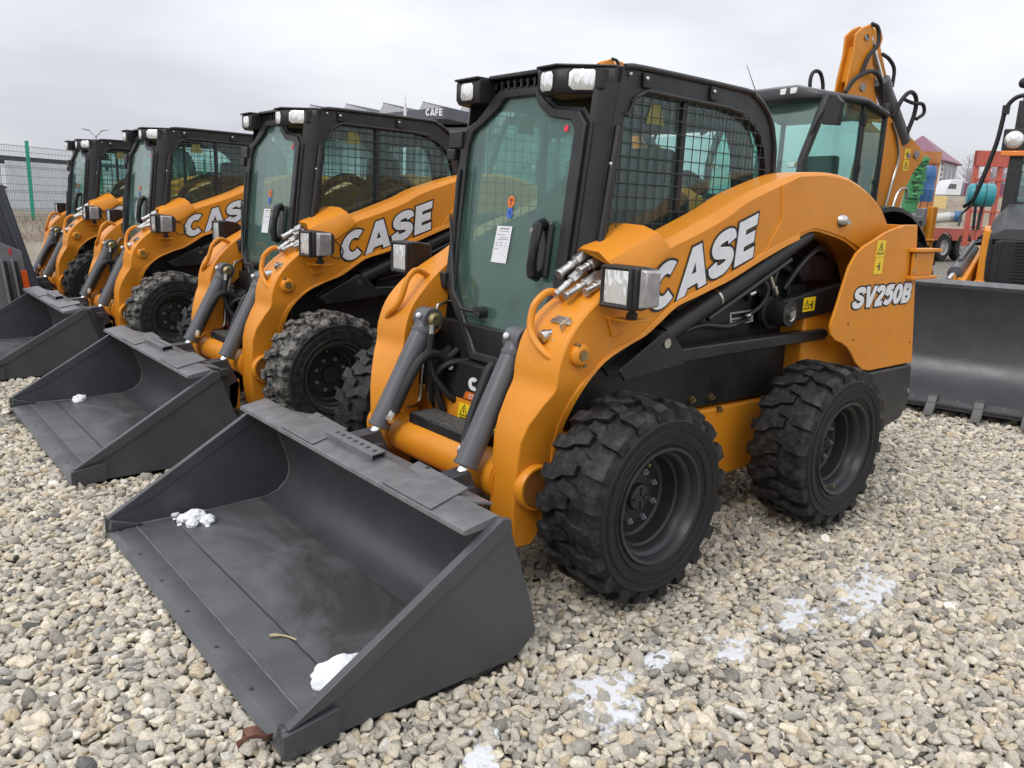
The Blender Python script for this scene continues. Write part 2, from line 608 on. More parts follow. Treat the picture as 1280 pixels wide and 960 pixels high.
def letters(text, M, w=0.27, grow=0.0, depth=0.002, track=0.04):
    """Mesh builder of the text; M maps (x along the line, y up, z out) with cap height 1 to 3-D."""
    mb = MB()
    x0 = 0.0
    k = 0
    for ch in text:
        if ch == ' ':
            x0 += 0.4
            continue
        adv, strokes = GLYPH[ch]
        for st in strokes:
            l, r = stroke_quads(st, w + 2 * grow, grow)
            cl = lambda p: Vector((p.x + x0, min(1 + grow, max(-grow, p.y))))
            l = [cl(p) for p in l]
            r = [cl(p) for p in r]
            d = depth + k * 0.00012
            k += 1
            rings = [[(a.x, a.y, 0), (a.x, a.y, d), (b.x, b.y, d), (b.x, b.y, 0)] for a, b in zip(l, r)]
            mb.loft(rings)
        x0 += adv + track
    mb.v = [tuple(M @ Vector(v)) for v in mb.v]
    return mb, x0 - track
def text_width(text, track=0.04):
    return sum(0.4 if c == ' ' else GLYPH[c][0] + track for c in text) - track
def text_matrix(origin, along, upv, out, width, text, track=0.04):
    """along/upv: 3-D vectors; width: length of the line; upv has the cap height as its length."""
    k = width / text_width(text, track)
    a = Vector(along).normalized() * k
    u = Vector(upv)
    o = Vector(out).normalized()
    M = Matrix(((a.x, u.x, o.x, origin[0]), (a.y, u.y, o.y, origin[1]), (a.z, u.z, o.z, origin[2]), (0, 0, 0, 1)))
    return M

# ================================================================ the skid steer loader (built once, facing +X, then copied)
WR, WB, WT = 0.386, 1.3128, 0.916          # tyre radius, wheelbase, outer tyre face
WK = 0.934
HB = 0.902                                  # half width of the bucket

def tyre_mb():
    mb = MB()
    # carcass: y = 0 is the outer face plane, going inwards is negative
    prof = [(0.232, -0.015), (0.250, 0.000), (0.285, 0.006), (0.330, 0.004), (0.345, 0.009), (0.352, 0.002), (0.378, -0.012), (0.387, -0.03), (0.391, -0.15),
            (0.387, -0.28), (0.378, -0.298), (0.335, -0.314), (0.285, -0.316), (0.250, -0.31), (0.232, -0.295)]
    mb.lathe(prof, n=64)
    for k, r in enumerate((0.268, 0.312)):
        mb.lathe([(r - 0.003, 0.0045), (r, 0.0085), (r + 0.003, 0.0045)], n=64)
    N = 20
    def pt(r, ang, y):
        return (r * math.cos(ang), y, r * math.sin(ang))
    for side in (0, 1):
        for k in range(N):
            a0 = 2 * math.pi * (k + 0.5 * side) / N
            # lug centre line from the shoulder to past the middle: (y from that shoulder, angle shift, half width angle)
            line = [(-0.004, 0.00, 0.078), (0.03, 0.00, 0.076), (0.085, 0.010, 0.070), (0.118, 0.068, 0.062), (0.180, 0.098, 0.056)]
            rings = []
            for (d, sh, hw) in line:
                y = -d if side == 0 else -0.31 + d
                top = 0.413 if d > 0.01 else 0.398
                base = 0.362 if d > 0.02 else 0.352
                h2 = hw * 0.90
                c = a0 + sh
                rings.append([pt(base, c - hw, y), pt(top, c - h2, y), pt(top, c + h2, y), pt(base, c + hw, y)])
            mb.loft(rings)
    mb.v = [(x * WK, y * .90 if y < 0 else y, z * WK) for x, y, z in mb.v]
    return mb

def rim_mb():
    mb = MB()
    mb.lathe([(0.236, -0.018), (0.242, -0.004), (0.238, 0.004), (0.226, 0.000), (0.219, -0.014), (0.214, -0.030), (0.203, -0.036), (0.196, -0.046),
              (0.190, -0.075), (0.182, -0.082), (0.176, -0.110), (0.171, -0.135), (0.160, -0.142), (0.135, -0.140), (0.120, -0.132),
              (0.075, -0.130), (0.070, -0.126), (0.001, -0.126)], n=56)
    mb.lathe([(0.236, -0.30), (0.20, -0.29), (0.18, -0.2), (0.17, -0.14)], n=40)
    mb.v = [(x * WK, y, z * WK) for x, y, z in mb.v]
    return mb

def make_wheel(root, x, side, dusty=False):
    w = rim_mb().build('wheel', RIM, root, smooth=28)
    w.location = (x, side * WT, 0.396)
    w.rotation_euler = (0, RNG.uniform(0, 6.28), 0) if side > 0 else (0, RNG.uniform(0, 6.28), math.pi)
    t = tyre_mb().build('tyre', RUBBER, w, smooth=30)
    for f in t.data.polygons:
        c = f.center
        if math.hypot(c.x, c.z) > .348 and -.275 < c.y < .002:      # lug faces are flat moulded facets
            f.use_smooth = False
    h = MB().lathe([(0.001, -0.102), (0.038, -0.102), (0.050, -0.107), (0.054, -0.115), (0.056, -0.131)], n=24)
    for k in range(4):
        a = math.pi / 2 * k + 0.4
        h.box((0.026 * math.cos(a), -0.100, 0.026 * math.sin(a)), (0.03, 0.006, 0.012), Matrix.Rotation(-a, 3, 'Y'))
    h.build('hub', RIM, w)
    nut = None
    for k in range(8):
        a = 2 * math.pi * k / 8
        p = (0.098 * math.cos(a), 0, 0.098 * math.sin(a))
        if nut is None:
            nut = MB().cyl((0, -0.132, 0), (0, -0.118, 0), 0.0125, n=6).cyl((0, -0.118, 0), (0, -0.108, 0), 0.006, n=8).build('lug_nut', DULL_STEEL, w)
            nut.location = p
        else:
            c = nut.copy()
            COL.objects.link(c)
            c.location = p
    MB().cyl((0.193, -0.05, 0), (0.186, -0.01, 0), 0.006, n=8).build('valve', BRASS, w)
    return w

# ---- lift arm stations: front/top point F (x, z, y), rear/bottom point B (x, z, y), inner y, chamfer
ARM = [((.372, .185, .530), (.300, .185, .540), .39, .004),
       ((.388, .320, .528), (.245, .270, .545), .39, .004),
       ((.386, .460, .532), (.214, .420, .548), .39, .004),
       ((.380, .600, .545), (.210, .570, .555), .39, .004),
       ((.362, .672, .565), (.208, .650, .575), .39, .004),
       ((.325, .755, .605), (.198, .740, .612), .39, .004),
       ((.296, .810, .630), (.160, .815, .632), .39, .004),
       ((.289, .882, .632), (.067, .892, .632), .39, .004),
       ((.255, .981, .632), (-.055, .945, .632), .39, .010),
       ((.182, 1.066, .632), (-.151, .978, .632), .395, .010),
       ((.092, 1.133, .632), (-.240, 1.030, .632), .42, .012),
       ((-.05, 1.215, .632), (-.331, 1.084, .632), .455, .02),
       ((-.218, 1.318, .632), (-.450, 1.118, .632), .47, .03),
       ((-.420, 1.395, .632), (-.560, 1.150, .632), .47, .035),
       ((-.615, 1.468, .632), (-.684, 1.186, .632), .47, .035),
       ((-.742, 1.527, .632), (-.870, 1.255, .632), .47, .03),
       ((-.977, 1.601, .632), (-1.060, 1.320, .632), .47, .025),
       ((-1.143, 1.640, .632), (-1.180, 1.355, .632), .47, .015),
       ((-1.352, 1.657, .632), (-1.296, 1.386, .632), .47, .012),
       ((-1.562, 1.644, .632), (-1.420, 1.374, .632), .47, .012),
       ((-1.765, 1.592, .632), (-1.590, 1.343, .632), .47, .012),
       ((-1.928, 1.519, .632), (-1.729, 1.290, .632), .47, .012),
       ((-2.047, 1.416, .632), (-1.850, 1.220, .632), .47, .012),
       ((-2.095, 1.300, .632), (-1.920, 1.120, .632), .47, .012),
       ((-2.100, 1.150, .632), (-1.950, 1.050, .632), .47, .012)]
def arm_mb():
    rings = []
    sp = lambda P: [Vector(p) for p in P[:5]] + smooth_path(P[5:], 3)
    F = sp([(f[0], f[2], f[1]) for f, b, i, c in ARM])
    B = sp([(b[0], b[2], b[1]) for f, b, i, c in ARM])
    I = sp([(i, c, 0) for f, b, i, c in ARM])
    for f, b, ic in zip(F, B, I):
        d = (b - f)
        d.y = 0
        d.normalize()
        c = ic.y
        rings.append([(f.x, ic.x, f.z), (f.x, f.y - c, f.z), (f.x + d.x * c, f.y, f.z + d.z * c), (b.x, b.y, b.z), (b.x, ic.x, b.z)])
    return MB().loft(rings)
def edge_strip(idx0, idx1, w=0.022, t=0.012):
    """raised lip along the rear/lower edge of the arm's outer plate"""
    B = smooth_path([(b[0], b[2], b[1]) for f, b, i, c in ARM[idx0:idx1]], 3)
    F = smooth_path([(f[0], f[2], f[1]) for f, b, i, c in ARM[idx0:idx1]], 3)
    rings = []
    for b, f in zip(B, F):
        d = (f - b)
        d.y = 0
        d.normalize()
        q = b + d * w
        o = b - d * 0.006
        rings.append([(o.x, b.y - 0.02, o.z), (o.x, b.y + t, o.z), (q.x, b.y + t * 0.55, q.z), (q.x, b.y - 0.02, q.z)])
    return MB().loft(rings)

def decal(parent, o, a, u, n, w, h, marks, name='warning_decal'):
    """yellow warning plate: o lower-left corner, a along, u up, n outwards"""
    o, a, u, n = Vector(o), Vector(a).normalized(), Vector(u).normalized(), Vector(n).normalized()
    P = lambda x, y, z: o + a * x + u * y + n * z
    MB().hexa([P(0, 0, 0), P(w, 0, 0), P(w, h, 0), P(0, h, 0)], [P(0, 0, .002), P(w, 0, .002), P(w, h, .002), P(0, h, .002)]).build(name, YELLOW, parent, smooth=0)
    mb = MB()
    for kind, x, y, s in marks:
        x, y, s = x * w, y * h, s * min(w, h)
        if kind == 'tri':
            c = [(x - s * .5, y - s * .4), (x + s * .5, y - s * .4), (x, y + s * .5)]
            cc = (x, y - s * .08)
            inn = [(cc[0] + (p[0] - cc[0]) * .74, cc[1] + (p[1] - cc[1]) * .74) for p in c]
            vs = [P(p[0], p[1], z) for z in (.0021, .0026) for q in (c, inn) for p in q]
            fs = []
            for k in range(3):
                j = (k + 1) % 3
                fs += [(k, 3 + k, 3 + j, j), (6 + k, 6 + j, 9 + j, 9 + k)]
            mb.add(vs, fs)
            mb.hexa([P(x - s * .06, y - s * .2, .0021), P(x + s * .06, y - s * .2, .0021), P(x + s * .04, y + s * .2, .0021), P(x - s * .04, y + s * .2, .0021)],
                    [P(x - s * .06, y - s * .2, .0027), P(x + s * .06, y - s * .2, .0027), P(x + s * .04, y + s * .2, .0027), P(x - s * .04, y + s * .2, .0027)])
        elif kind == 'man':
            mb.hexa([P(x - s * .1, y - s * .4, .0021), P(x + s * .14, y - s * .4, .0021), P(x + s * .1, y + s * .3, .0021), P(x - s * .06, y + s * .3, .0021)],
                    [P(x - s * .1, y - s * .4, .0027), P(x + s * .14, y - s * .4, .0027), P(x + s * .1, y + s * .3, .0027), P(x - s * .06, y + s * .3, .0027)])
            mb.hexa([P(x - s * .4, y - s * .1, .0021), P(x - s * .1, y - s * .1, .0021), P(x - s * .1, y, .0021), P(x - s * .4, y + s * .05, .0021)],
                    [P(x - s * .4, y - s * .1, .0026), P(x - s * .1, y - s * .1, .0026), P(x - s * .1, y, .0026), P(x - s * .4, y + s * .05, .0026)])
        elif kind == 'bar':
            mb.hexa([P(x - s * .5, y - .003, .0021), P(x + s * .5, y - .003, .0021), P(x + s * .5, y + .003, .0021), P(x - s * .5, y + .003, .0021)],
                    [P(x - s * .5, y - .003, .0026), P(x + s * .5, y - .003, .0026), P(x + s * .5, y + .003, .0026), P(x - s * .5, y + .003, .0026)])
    mb.build('decal_mark', INK, parent, smooth=0)

def door_x(z):
    return -0.02 + 0.12 * (1.77 - z)

def make_lamp(root, s):
    """work lamp on top of a lift arm; s = +1 near side, -1 far side"""
    fx = lambda mb: mb if s > 0 else mb.mirror_y()
    h = MB().loft([[(.105, .650, 1.108), (.105, .800, 1.108), (.105, .800, 1.256), (.105, .650, 1.256)],
                   [(.06, .646, 1.104), (.06, .806, 1.104), (.06, .806, 1.260), (.06, .646, 1.260)],
                   [(-.02, .660, 1.115), (-.02, .800, 1.115), (-.02, .800, 1.250), (-.02, .660, 1.250)],
                   [(-.05, .685, 1.14), (-.05, .775, 1.14), (-.05, .775, 1.23), (-.05, .685, 1.23)]])
    h.ring_prism([(.648, 1.106), (.792, 1.106), (.792, 1.258), (.648, 1.258)], [(.662, 1.122), (.778, 1.122), (.778, 1.244), (.662, 1.244)], 'x', .100, .124)
    lamp = fx(h).build('work_lamp', BLACK, root, bevel=.007)
    g = MB().loft([[(.107, .662, 1.122), (.107, .778, 1.122), (.107, .778, 1.244), (.107, .662, 1.244)],
                   [(.117, .662, 1.122), (.117, .778, 1.122), (.117, .778, 1.244), (.117, .662, 1.244)],
                   [(.121, .69, 1.15), (.121, .75, 1.15), (.121, .75, 1.216), (.121, .69, 1.216)]])
    fx(g).build('lamp_lens', LENS, lamp, bevel=.004)
    i = MB().loft([[(.088, .803, 1.112), (-.012, .803, 1.112), (-.012, .803, 1.252), (.088, .803, 1.252)],
                   [(.082, .832, 1.118), (.0, .826, 1.122), (.0, .826, 1.242), (.082, .832, 1.246)]])
    fx(i).build('turn_lens', mat('clear_indicator_lens', (0.42, 0.40, 0.40), 0.15, metal=0.3, coat=0.8, col2=(0.30, 0.28, 0.28), scale=25), lamp, bevel=.006)
    st = MB().cyl((.02, .72, 1.065), (.02, .72, 1.11), .014).cyl((.02, .72, 1.055), (.02, .72, 1.085), .022, n=6)
    fx(st).build('lamp_stem', BLACK_PAINT, lamp)
    b = MB().box((.01, .690, 1.058), (.10, .13, .010)).prism([(.06, 1.055), (-.04, 1.055), (-.04, 1.0), (.03, .985)], 'y', .634, .644)
    fx(b).build('lamp_bracket', ORANGE, root, bevel=.003)

def make_arm(root, s):
    fx = lambda mb: mb if s > 0 else mb.mirror_y()
    arm = fx(arm_mb()).build('lift_arm', ORANGE, root, bevel=.004, smooth=20)
    fx(edge_strip(1, 18)).build('edge_flange', ORANGE, arm, bevel=.003, smooth=40)
    # plate seam towards the rear of the beam
    pl = [(-1.0, 1.585), (-1.13, 1.628), (-1.352, 1.645), (-1.562, 1.632), (-1.76, 1.58), (-1.92, 1.508), (-2.035, 1.41), (-2.08, 1.29), (-1.93, 1.15), (-1.85, 1.245),
          (-1.729, 1.315), (-1.59, 1.358), (-1.42, 1.388), (-1.296, 1.40), (-1.17, 1.37), (-.915, 1.292), (-1.02, 1.43)]
    fx(MB().prism(pl, 'y', .628, .638)).build('pivot_plate', ORANGE, arm, bevel=.003)
    # rounded guard bar in front of the hoses
    g = smooth_path([(.10, .47, 1.105), (.185, .458, 1.142), (.243, .445, 1.105), (.264, .443, 1.054), (.278, .462, .994), (.285, .53, .942), (.262, .585, .905), (.23, .585, .90)], 5)
    fx(MB().tube(g, .014, 10)).build('guard_bar', ORANGE, arm)
    # boss with pin on the outer face
    fx(MB().lathe([(.020, .055), (.030, .055), (.042, .045), (.042, 0)], (.195, .605, .931), 'y', 28)).build('pin_boss', ORANGE, arm, bevel=.002)
    fx(MB().cyl((.195, .62, .931), (.195, .664, .931), .019, n=20).cyl((.178, .63, .892), (.178, .655, .892), .007).cyl((.212, .63, .970), (.212, .655, .970), .007)).build('boss_pin', BRASS, arm)
    # mouth of the cross tube and its dark inside
    hole = MB().lathe([(.074, .02), (.084, .02), (.090, .010), (.090, -.02), (.074, -.02), (.070, -.05)], (.300, .548, .418), 'y', 36)
    fx(hole).build('tube_mouth', ORANGE, arm)
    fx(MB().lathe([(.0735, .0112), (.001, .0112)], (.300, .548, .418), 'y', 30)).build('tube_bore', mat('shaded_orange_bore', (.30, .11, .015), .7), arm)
    # pivot pin dome at the rear
    fx(MB().lathe([(.001, .035), (.012, .035), (.022, .026), (.030, .012), (.033, 0)], (-1.53, .640, 1.44), 'y', 20).box((-1.575, .655, 1.432), (.03, .014, .016))).build('pivot_pin', STEEL, arm)
    # letters along the beam
    along = (-.642, 0, .217)
    txt = 'CASE'
    if s > 0:
        M = text_matrix((-.155, .634, 1.046), along, (-.012, 0, .186), (0, 1, 0), .72, txt)
    else:
        M = text_matrix((-.875, -.634, 1.289), (.642, 0, -.217), (.012, 0, .186), (0, -1, 0), .72, txt)
    a, _ = letters(txt, M, .26, .052, .0015)
    a.build('lettering_outline', INK, arm, smooth=0)
    b, _ = letters(txt, M, .26, 0, .0035)
    b.build('lettering', WHITE, arm, smooth=0)
    # folded hose cover and the couplers below it
    if s > 0:
        fr = [V(.012, .405, 1.288), V(.009, .420, 1.300), V(.006, .520, 1.292), V(.036, .596, 1.262), V(-.02, .640, 1.20), V(-.134, .642, 1.205)]
        bk = [V(-.174, .405, 1.37), V(-.174, .420, 1.402), V(-.204, .550, 1.395), V(-.215, .612, 1.372), V(-.25, .648, 1.32), V(-.27, .648, 1.30)]
        ins = lambda P: [p + V(0, -.010 if k > 2 else 0, -.008) for k, p in enumerate(P)]
        ring = lambda P: P + ins(P)[::-1]
        MB().loft([ring(fr), ring([(a + b) / 2 for a, b in zip(fr, bk)]), ring(bk)]).build('hose_cover', ORANGE, arm, bevel=.004, smooth=45)
        cp = [((-.03, .43, 1.285), (.126, .43, 1.200), .019), ((-.03, .49, 1.258), (.078, .49, 1.218), .017), ((.03, .47, 1.222), (.174, .47, 1.128), .017),
              ((.0, .52, 1.205), (.169, .52, 1.128), .017), ((.0, .57, 1.19), (.117, .57, 1.148), .017)]
        for a, b, r in cp:
            a, b = Vector(a), Vector(b)
            q = lambda t: a.lerp(b, t)
            m = MB().cyl(q(-.5), q(.1), r * .75, n=12).cyl(q(.0), q(.45), r * 1.25, n=6).tube([q(.42), q(.55), q(.56), q(.62), q(.63), q(.9), q(.91), q(1)],
                     [r * .8, r * .8, r, r, r * .86, r * .86, r * .98, r * .98], 14)
            m.build('quick_coupler', mat('coupler_steel', (.66, .65, .62), .30, metal=.9, col2=(.42, .41, .39), scale=40), arm, bevel=.0015)
        # multi-coupler on the front of the tower
        k = MB().box((.20, .55, 1.055), (.012, .07, .012)).hexa([(.18, .50, 1.01), (.20, .50, 1.03), (.20, .60, 1.03), (.18, .60, 1.01)],
                     [(.225, .50, 1.04), (.20, .50, 1.052), (.20, .60, 1.052), (.225, .60, 1.04)]).box((.215, .585, 1.02), (.05, .006, .07), Matrix.Rotation(.5, 3, 'Y'))
        k.build('coupler_bracket', STEEL, arm, bevel=.002)
        MB().cyl((.20, .525, 1.0), (.265, .515, .985), .02, n=14).cyl((.25, .517, .988), (.275, .513, .983), .025, n=14).cyl((.2, .56, .985), (.245, .555, .965), .016, n=12).cyl((.235, .556, .97), (.25, .554, .963), .02, n=8).build('aux_coupler', STEEL, arm, bevel=.002)
        MB().tube(smooth_path([(-.02, .636, 1.24), (-.12, .652, 1.19), (-.17, .652, 1.13), (-.14, .652, 1.09), (-.09, .655, 1.10), (-.06, .68, 1.14)], 5), .004, 6).build('lamp_cable', HOSE, arm)
    # steel tube running down the inner face
    fx(MB().tube(smooth_path([(-.05, .385, 1.02), (.09, .378, .995), (.13, .378, .96), (.19, .378, .72), (.21, .378, .56), (.25, .36, .53), (.30, .35, .53)], 5), .007, 8)).build('steel_pipe', STEEL, arm)
    # tilt cylinder on the inner side
    a, b = V(.212, .318, .938), V(.462, .325, .470)
    d = (b - a).normalized()
    cy = MB().cyl(a + d * .02, b, .047, n=28).cyl(b - d * .012, b + d * .004, .050, n=28).cyl(V(.212, .275, .938), V(.212, .365, .938), .052, n=28).tube([a + d * .055, a + d * .075], [.052, .049], 28)
    c = fx(cy).build('tilt_cylinder', GUN, root, bevel=.003)
    fx(MB().cyl(b, V(.530, .332, .375), .024, n=18)).build('piston_rod', mat('chrome_rod', (.80, .80, .80), .12, metal=1.0), c)
    fx(MB().cyl(V(.212, .255, .938), V(.212, .39, .938), .026, n=18).lathe([(.001, -.012), (.022, -.012), (.034, 0), (.034, .01)], (.212, .262, .938), 'y', 20)).build('cylinder_pin', BRASS, c)
    fx(MB().ball(a + V(.058, -.01, .02), .013)).build('grease_cap', WHITE, c)
    port = b - d * .05 + V(0, -.055, .0)
    if s < 0:
        hz = smooth_path([port, port - d * .05 + V(0, -.012, 0), port - d * .16 + V(.01, -.03, .01), port - d * .28 + V(-.01, -.035, .02), V(.20, .24, .78), V(.12, .22, .70), V(.06, .20, .60)], 5)
    else:
        hz = smooth_path([port, port - d * .05 + V(.004, -.006, 0), port - d * .14 + V(.012, -.016, .005), port - d * .25 + V(.014, -.020, .01), port - d * .315 + V(-.005, -.022, .035), V(.215, .20, .755), V(.14, .22, .735)], 5)
    fx(MB().tube(hz[4:], .021 if s < 0 else .019, 10)).build('hydraulic_hose', HOSE, c)
    fx(MB().cyl(port + d * .005, port - d * .055, .016, n=8).cyl(port + V(0, .03, 0), port - V(0, .01, 0), .019, n=10)).build('hose_fitting', STEEL, c)
    hz2 = smooth_path([a + V(.02, -.055, -.06), a + V(.03, -.06, -.14), V(.235, .24, .70), V(.17, .20, .60), V(.10, .18, .56)] if s < 0 else [a + V(.0, -.05, -.04), a + V(-.03, -.04, -.12), V(.13, .30, .72), V(.08, .32, .66)], 5)
    fx(MB().tube(hz2, .016, 8)).build('hydraulic_hose', HOSE, c)
    fx(MB().cyl(a + V(.015, -.055, -.02), a + V(.022, -.058, -.10), .013, n=8)).build('hose_fitting', STEEL, c)
    # lift cylinder below the beam
    p, q = V(-.292, .575, .936), V(-1.34, .575, 1.372)
    d = (q - p).normalized()
    lc = fx(MB().cyl(p + d * .05, q, .043, n=26).cyl(p + d * .045, p + d * .07, .047, n=26).cyl(V(-.292, .535, .936), V(-.292, .625, .936), .047, n=24)).build('lift_cylinder', BLACK_PAINT, root, bevel=.003)
    fx(MB().tube([p + d * .40 + V(0, 0, 0), p + d * .412], [.0455, .0455], 26)).build('hose_clamp', STEEL, lc)
    fx(MB().cyl(V(-.292, .62, .936), V(-.292, .645, .936), .020, n=16).lathe([(.034, .001), (.034, .012), (.022, .012)], (-.292, .622, .936), 'y', 24)).build('cylinder_pin', STEEL, lc)
    fx(MB().tube([p + d * .34 + V(0, .02, -.058), p + d * .98 + V(0, .02, -.058)], .012, 8)).build('steel_line', mat('black_steel_line', (.02, .02, .02), .4), lc)
    # lower link and its bracket
    lk = MB().prism([(-.36, .897), (-1.56, .905), (-1.60, .88), (-1.56, .852), (-.36, .838)], 'y', .555, .618)
    lk = fx(lk).build('control_link', BLACK_PAINT, root, bevel=.008)
    br = MB().prism([(-.02, .85), (-.25, .968), (-.292, .985), (-.335, .965), (-.42, .885), (-.42, .838), (-.06, .805)], 'y', .535, .552).prism([(-.02, .85), (-.25, .968), (-.292, .985), (-.335, .965), (-.42, .885), (-.42, .838), (-.06, .805)], 'y', .626, .638)
    fx(br).build('cylinder_bracket', BLACK_PAINT, root, bevel=.004)
    # rear upper link with its round pivot
    ul = MB().prism([(-1.18, 1.062), (-1.78, 1.135), (-1.80, 1.0), (-1.32, .962), (-1.16, .95)], 'y', .56, .60)
    ul.cyl((-1.205, .52, 1.0), (-1.205, .625, 1.0), .062, n=26).cyl((-1.205, .50, 1.0), (-1.205, .53, 1.0), .085, n=26)
    u = fx(ul).build('rear_link', BLACK_PAINT, root, bevel=.004)
    fx(MB().cyl((-1.205, .62, 1.0), (-1.205, .638, 1.0), .020, n=6).lathe([(.028, .0), (.034, .004), (.034, -.01)], (-1.205, .626, 1.0), 'y', 20)).build('link_pin', STEEL, u)
    if s > 0:
        decal(u, (-1.345, .601, 1.0), (-1, 0, .04), (0, 0, 1), (0, 1, 0), .105, .068, [('tri', .28, .5, .8), ('man', .72, .5, .8)])

def scratch(m):
    """fine pale scratches where loads slid, mostly along the floor"""
    if m.get('scratched'):
        return
    m['scratched'] = 1
    t = m.node_tree
    p = t.nodes['Principled BSDF']
    co = next(n for n in t.nodes if n.type == 'TEX_COORD')
    for rot, st, thr in ((.25, (3, 90, 1), .60), (-.5, (2.5, 120, 1), .63), (1.1, (2, 100, 1), .66)):
        mp_ = t.nodes.new('ShaderNodeMapping')
        mp_.inputs['Rotation'].default_value = (0, 0, rot)
        mp_.inputs['Scale'].default_value = st
        n = t.nodes.new('ShaderNodeTexNoise')
        n.inputs['Scale'].default_value = 1.0
        n.inputs['Detail'].default_value = 4
        n.inputs['Distortion'].default_value = 2.2
        r = t.nodes.new('ShaderNodeMapRange')
        r.inputs['From Min'].default_value = thr
        r.inputs['From Max'].default_value = thr + .10
        r.inputs['To Max'].default_value = .28
        mx = t.nodes.new('ShaderNodeMix')
        mx.data_type = 'RGBA'
        mx.inputs[7].default_value = (.16, .16, .165, 1)
        src = p.inputs['Base Color'].links[0].from_socket
        t.links.new(co.outputs['Object'], mp_.inputs['Vector'])
        t.links.new(mp_.outputs[0], n.inputs['Vector'])
        t.links.new(n.outputs['Fac'], r.inputs['Value'])
        t.links.new(r.outputs[0], mx.inputs[0])
        t.links.new(src, mx.inputs[6])
        t.links.new(mx.outputs[2], p.inputs['Base Color'])

def make_bucket(root):
    prof_in = [(1.37, .022), (1.0, .020), (.76, .028), (.700, .050), (.655, .092), (.640, .135), (.642, .185), (.662, .26), (.690, .335), (.748, .478)]
    prof_out = [(.733, .484), (.674, .34), (.646, .265), (.626, .19), (.622, .13), (.640, .082), (.69, .034), (.76, .010), (1.0, .004), (1.37, .006)]
    b = MB().prism(prof_in + prof_out, 'y', -HB + .012, HB - .012)
    side = [(1.462, .002), (1.462, .073), (.735, .506), (.70, .46), (.598, .17), (.578, .076), (.634, .023), (.685, .005)]
    for s in (1, -1):
        b.prism(side, 'y', s * (HB - .027), s * (HB - .011))
    bk = b.build('bucket', BUCKET, root, bevel=.002, smooth=30)
    bk['label'] = 'empty charcoal bucket resting on the gravel'
    # top torque bar
    tb = MB().prism([(.735, .512), (.752, .518), (.872, .497), (.876, .480), (.862, .476), (.745, .484), (.70, .40), (.685, .405)], 'y', -HB + .028, HB - .028)
    tb.prism([(.64, .485), (.752, .5185), (.752, .506), (.64, .475)], 'y', -.62, .72)
    tb.build('top_bar', mat('worn_sheen_bucket_paint', (.15, .152, .158), .42, col2=(.10, .102, .108), scale=12, bump=.08), bk, bevel=.003)  # lighter grey paints sky sheen onto the bar; the mottling is wear
    PL = MATS['worn_sheen_bucket_paint']
    for y0, y1 in ((-.56, -.14), (.27, .69)):
        p = MB().hexa([(.868, y0 + .12, .500), (.868, y1, .500), (.70, y1 - .03, .527), (.64, y0, .500)], [(.868, y0 + .12, .506), (.868, y1, .506), (.70, y1 - .03, .533), (.64, y0, .507)])
        p.build('step_pad', PL, bk, bevel=.002)
        for k in range(3):
            y = y0 + .12 + k * .09
            MB().box((.668, y, .512), (.014, .055, .004)).build('pad_slot', INK, bk, smooth=0)
    ch = MB().prism([(-.17, .512), (-.17, .552), (.23, .552), (.23, .512), (.222, .512), (.222, .545), (-.162, .545), (-.162, .512)], 'x', .73, .80)
    ch = MB().prism([(.735, .514), (.735, .544), (.800, .537), (.800, .506), (.793, .506), (.793, .531), (.742, .537), (.742, .514)], 'y', -.165, .20)
    ch.build('step_channel', PL, bk, bevel=.002)
    for k in range(7):
        MB().cyl((.768, -.12 + k * .048, .5395), (.7683, -.12 + k * .048, .5415), .0095, n=12).build('channel_hole', INK, bk, smooth=0)
    # cutting edge, wear plate, bolt holes
    ce = MB().prism([(1.467, .004), (1.440, .028), (1.362, .028), (1.352, .022), (1.352, .005)], 'y', -HB + .012, HB - .012)
    ce.build('cutting_edge', mat('rubbed_edge_paint', (.085, .086, .088), .36, col2=(.055, .056, .059), scale=5, rough2=.5, bump=.06), bk, bevel=.0015)
    WP = mat('worn_floor_steel', (.050, .050, .048), .27, col2=(.115, .117, .125), scale=2.6, lo=.44, hi=.70, detail=10, rough2=.46, bump=.08, bscale=40, stretch=(1.0, .6, 1), distort=1.0)
    scratch(WP)
    MB().prism([(1.353, .0225), (1.353, .0265), (1.215, .0265), (1.205, .0215)], 'y', -HB + .03, HB - .03).build('wear_plate', MATS['rubbed_edge_paint'], bk, smooth=0)
    MB().prism([(1.204, .0205), (1.204, .0236), (.80, .0308), (.775, .0262)], 'y', -HB + .035, HB - .035).build('floor_liner', WP, bk, smooth=0)
    for k in range(7):
        MB().cyl((1.424, -.83 + k * .2834, .0282), (1.424, -.83 + k * .2834, .0288), .0085, n=14).build('bolt_hole', INK, bk, smooth=0)
    for s in (1, -1):
        f = MB().prism([(1.440, .0775), (1.452, .082), (.745, .512), (.712, .506), (.705, .470), (1.290, .124)], 'y', s * (HB - .030), s * HB)
        f.build('side_bar', BUCKET, bk, bevel=.003)
        e = MB().prism([(1.468, .001), (1.468, .074), (1.306, .096), (1.306, .002)], 'y', s * (HB - .010), s * (HB + .008))
        e.prism([(1.462, .030), (1.455, .072), (1.33, .032)], 'y', s * (HB - .030), s * (HB - .060))
        e.build('side_cutter', BUCKET, bk, bevel=.002)
    for s in (1, -1):
        MB().tube([V(x, s * (HB - .030), z + .003) for x, z in prof_in], .0045, 6).build('weld_seam', PL, bk)
    MB().tube([V(1.357, y, .0285 + RNG.uniform(-.0008, .0008)) for y in np.linspace(-HB + .04, HB - .04, 90)], .0032, 5).build('weld_seam', PL, bk)
    # hitch plate at the back of the bucket
    h = MB().prism([(.66, .46), (.60, .46), (.52, .10), (.58, .10)], 'y', -.55, .55)
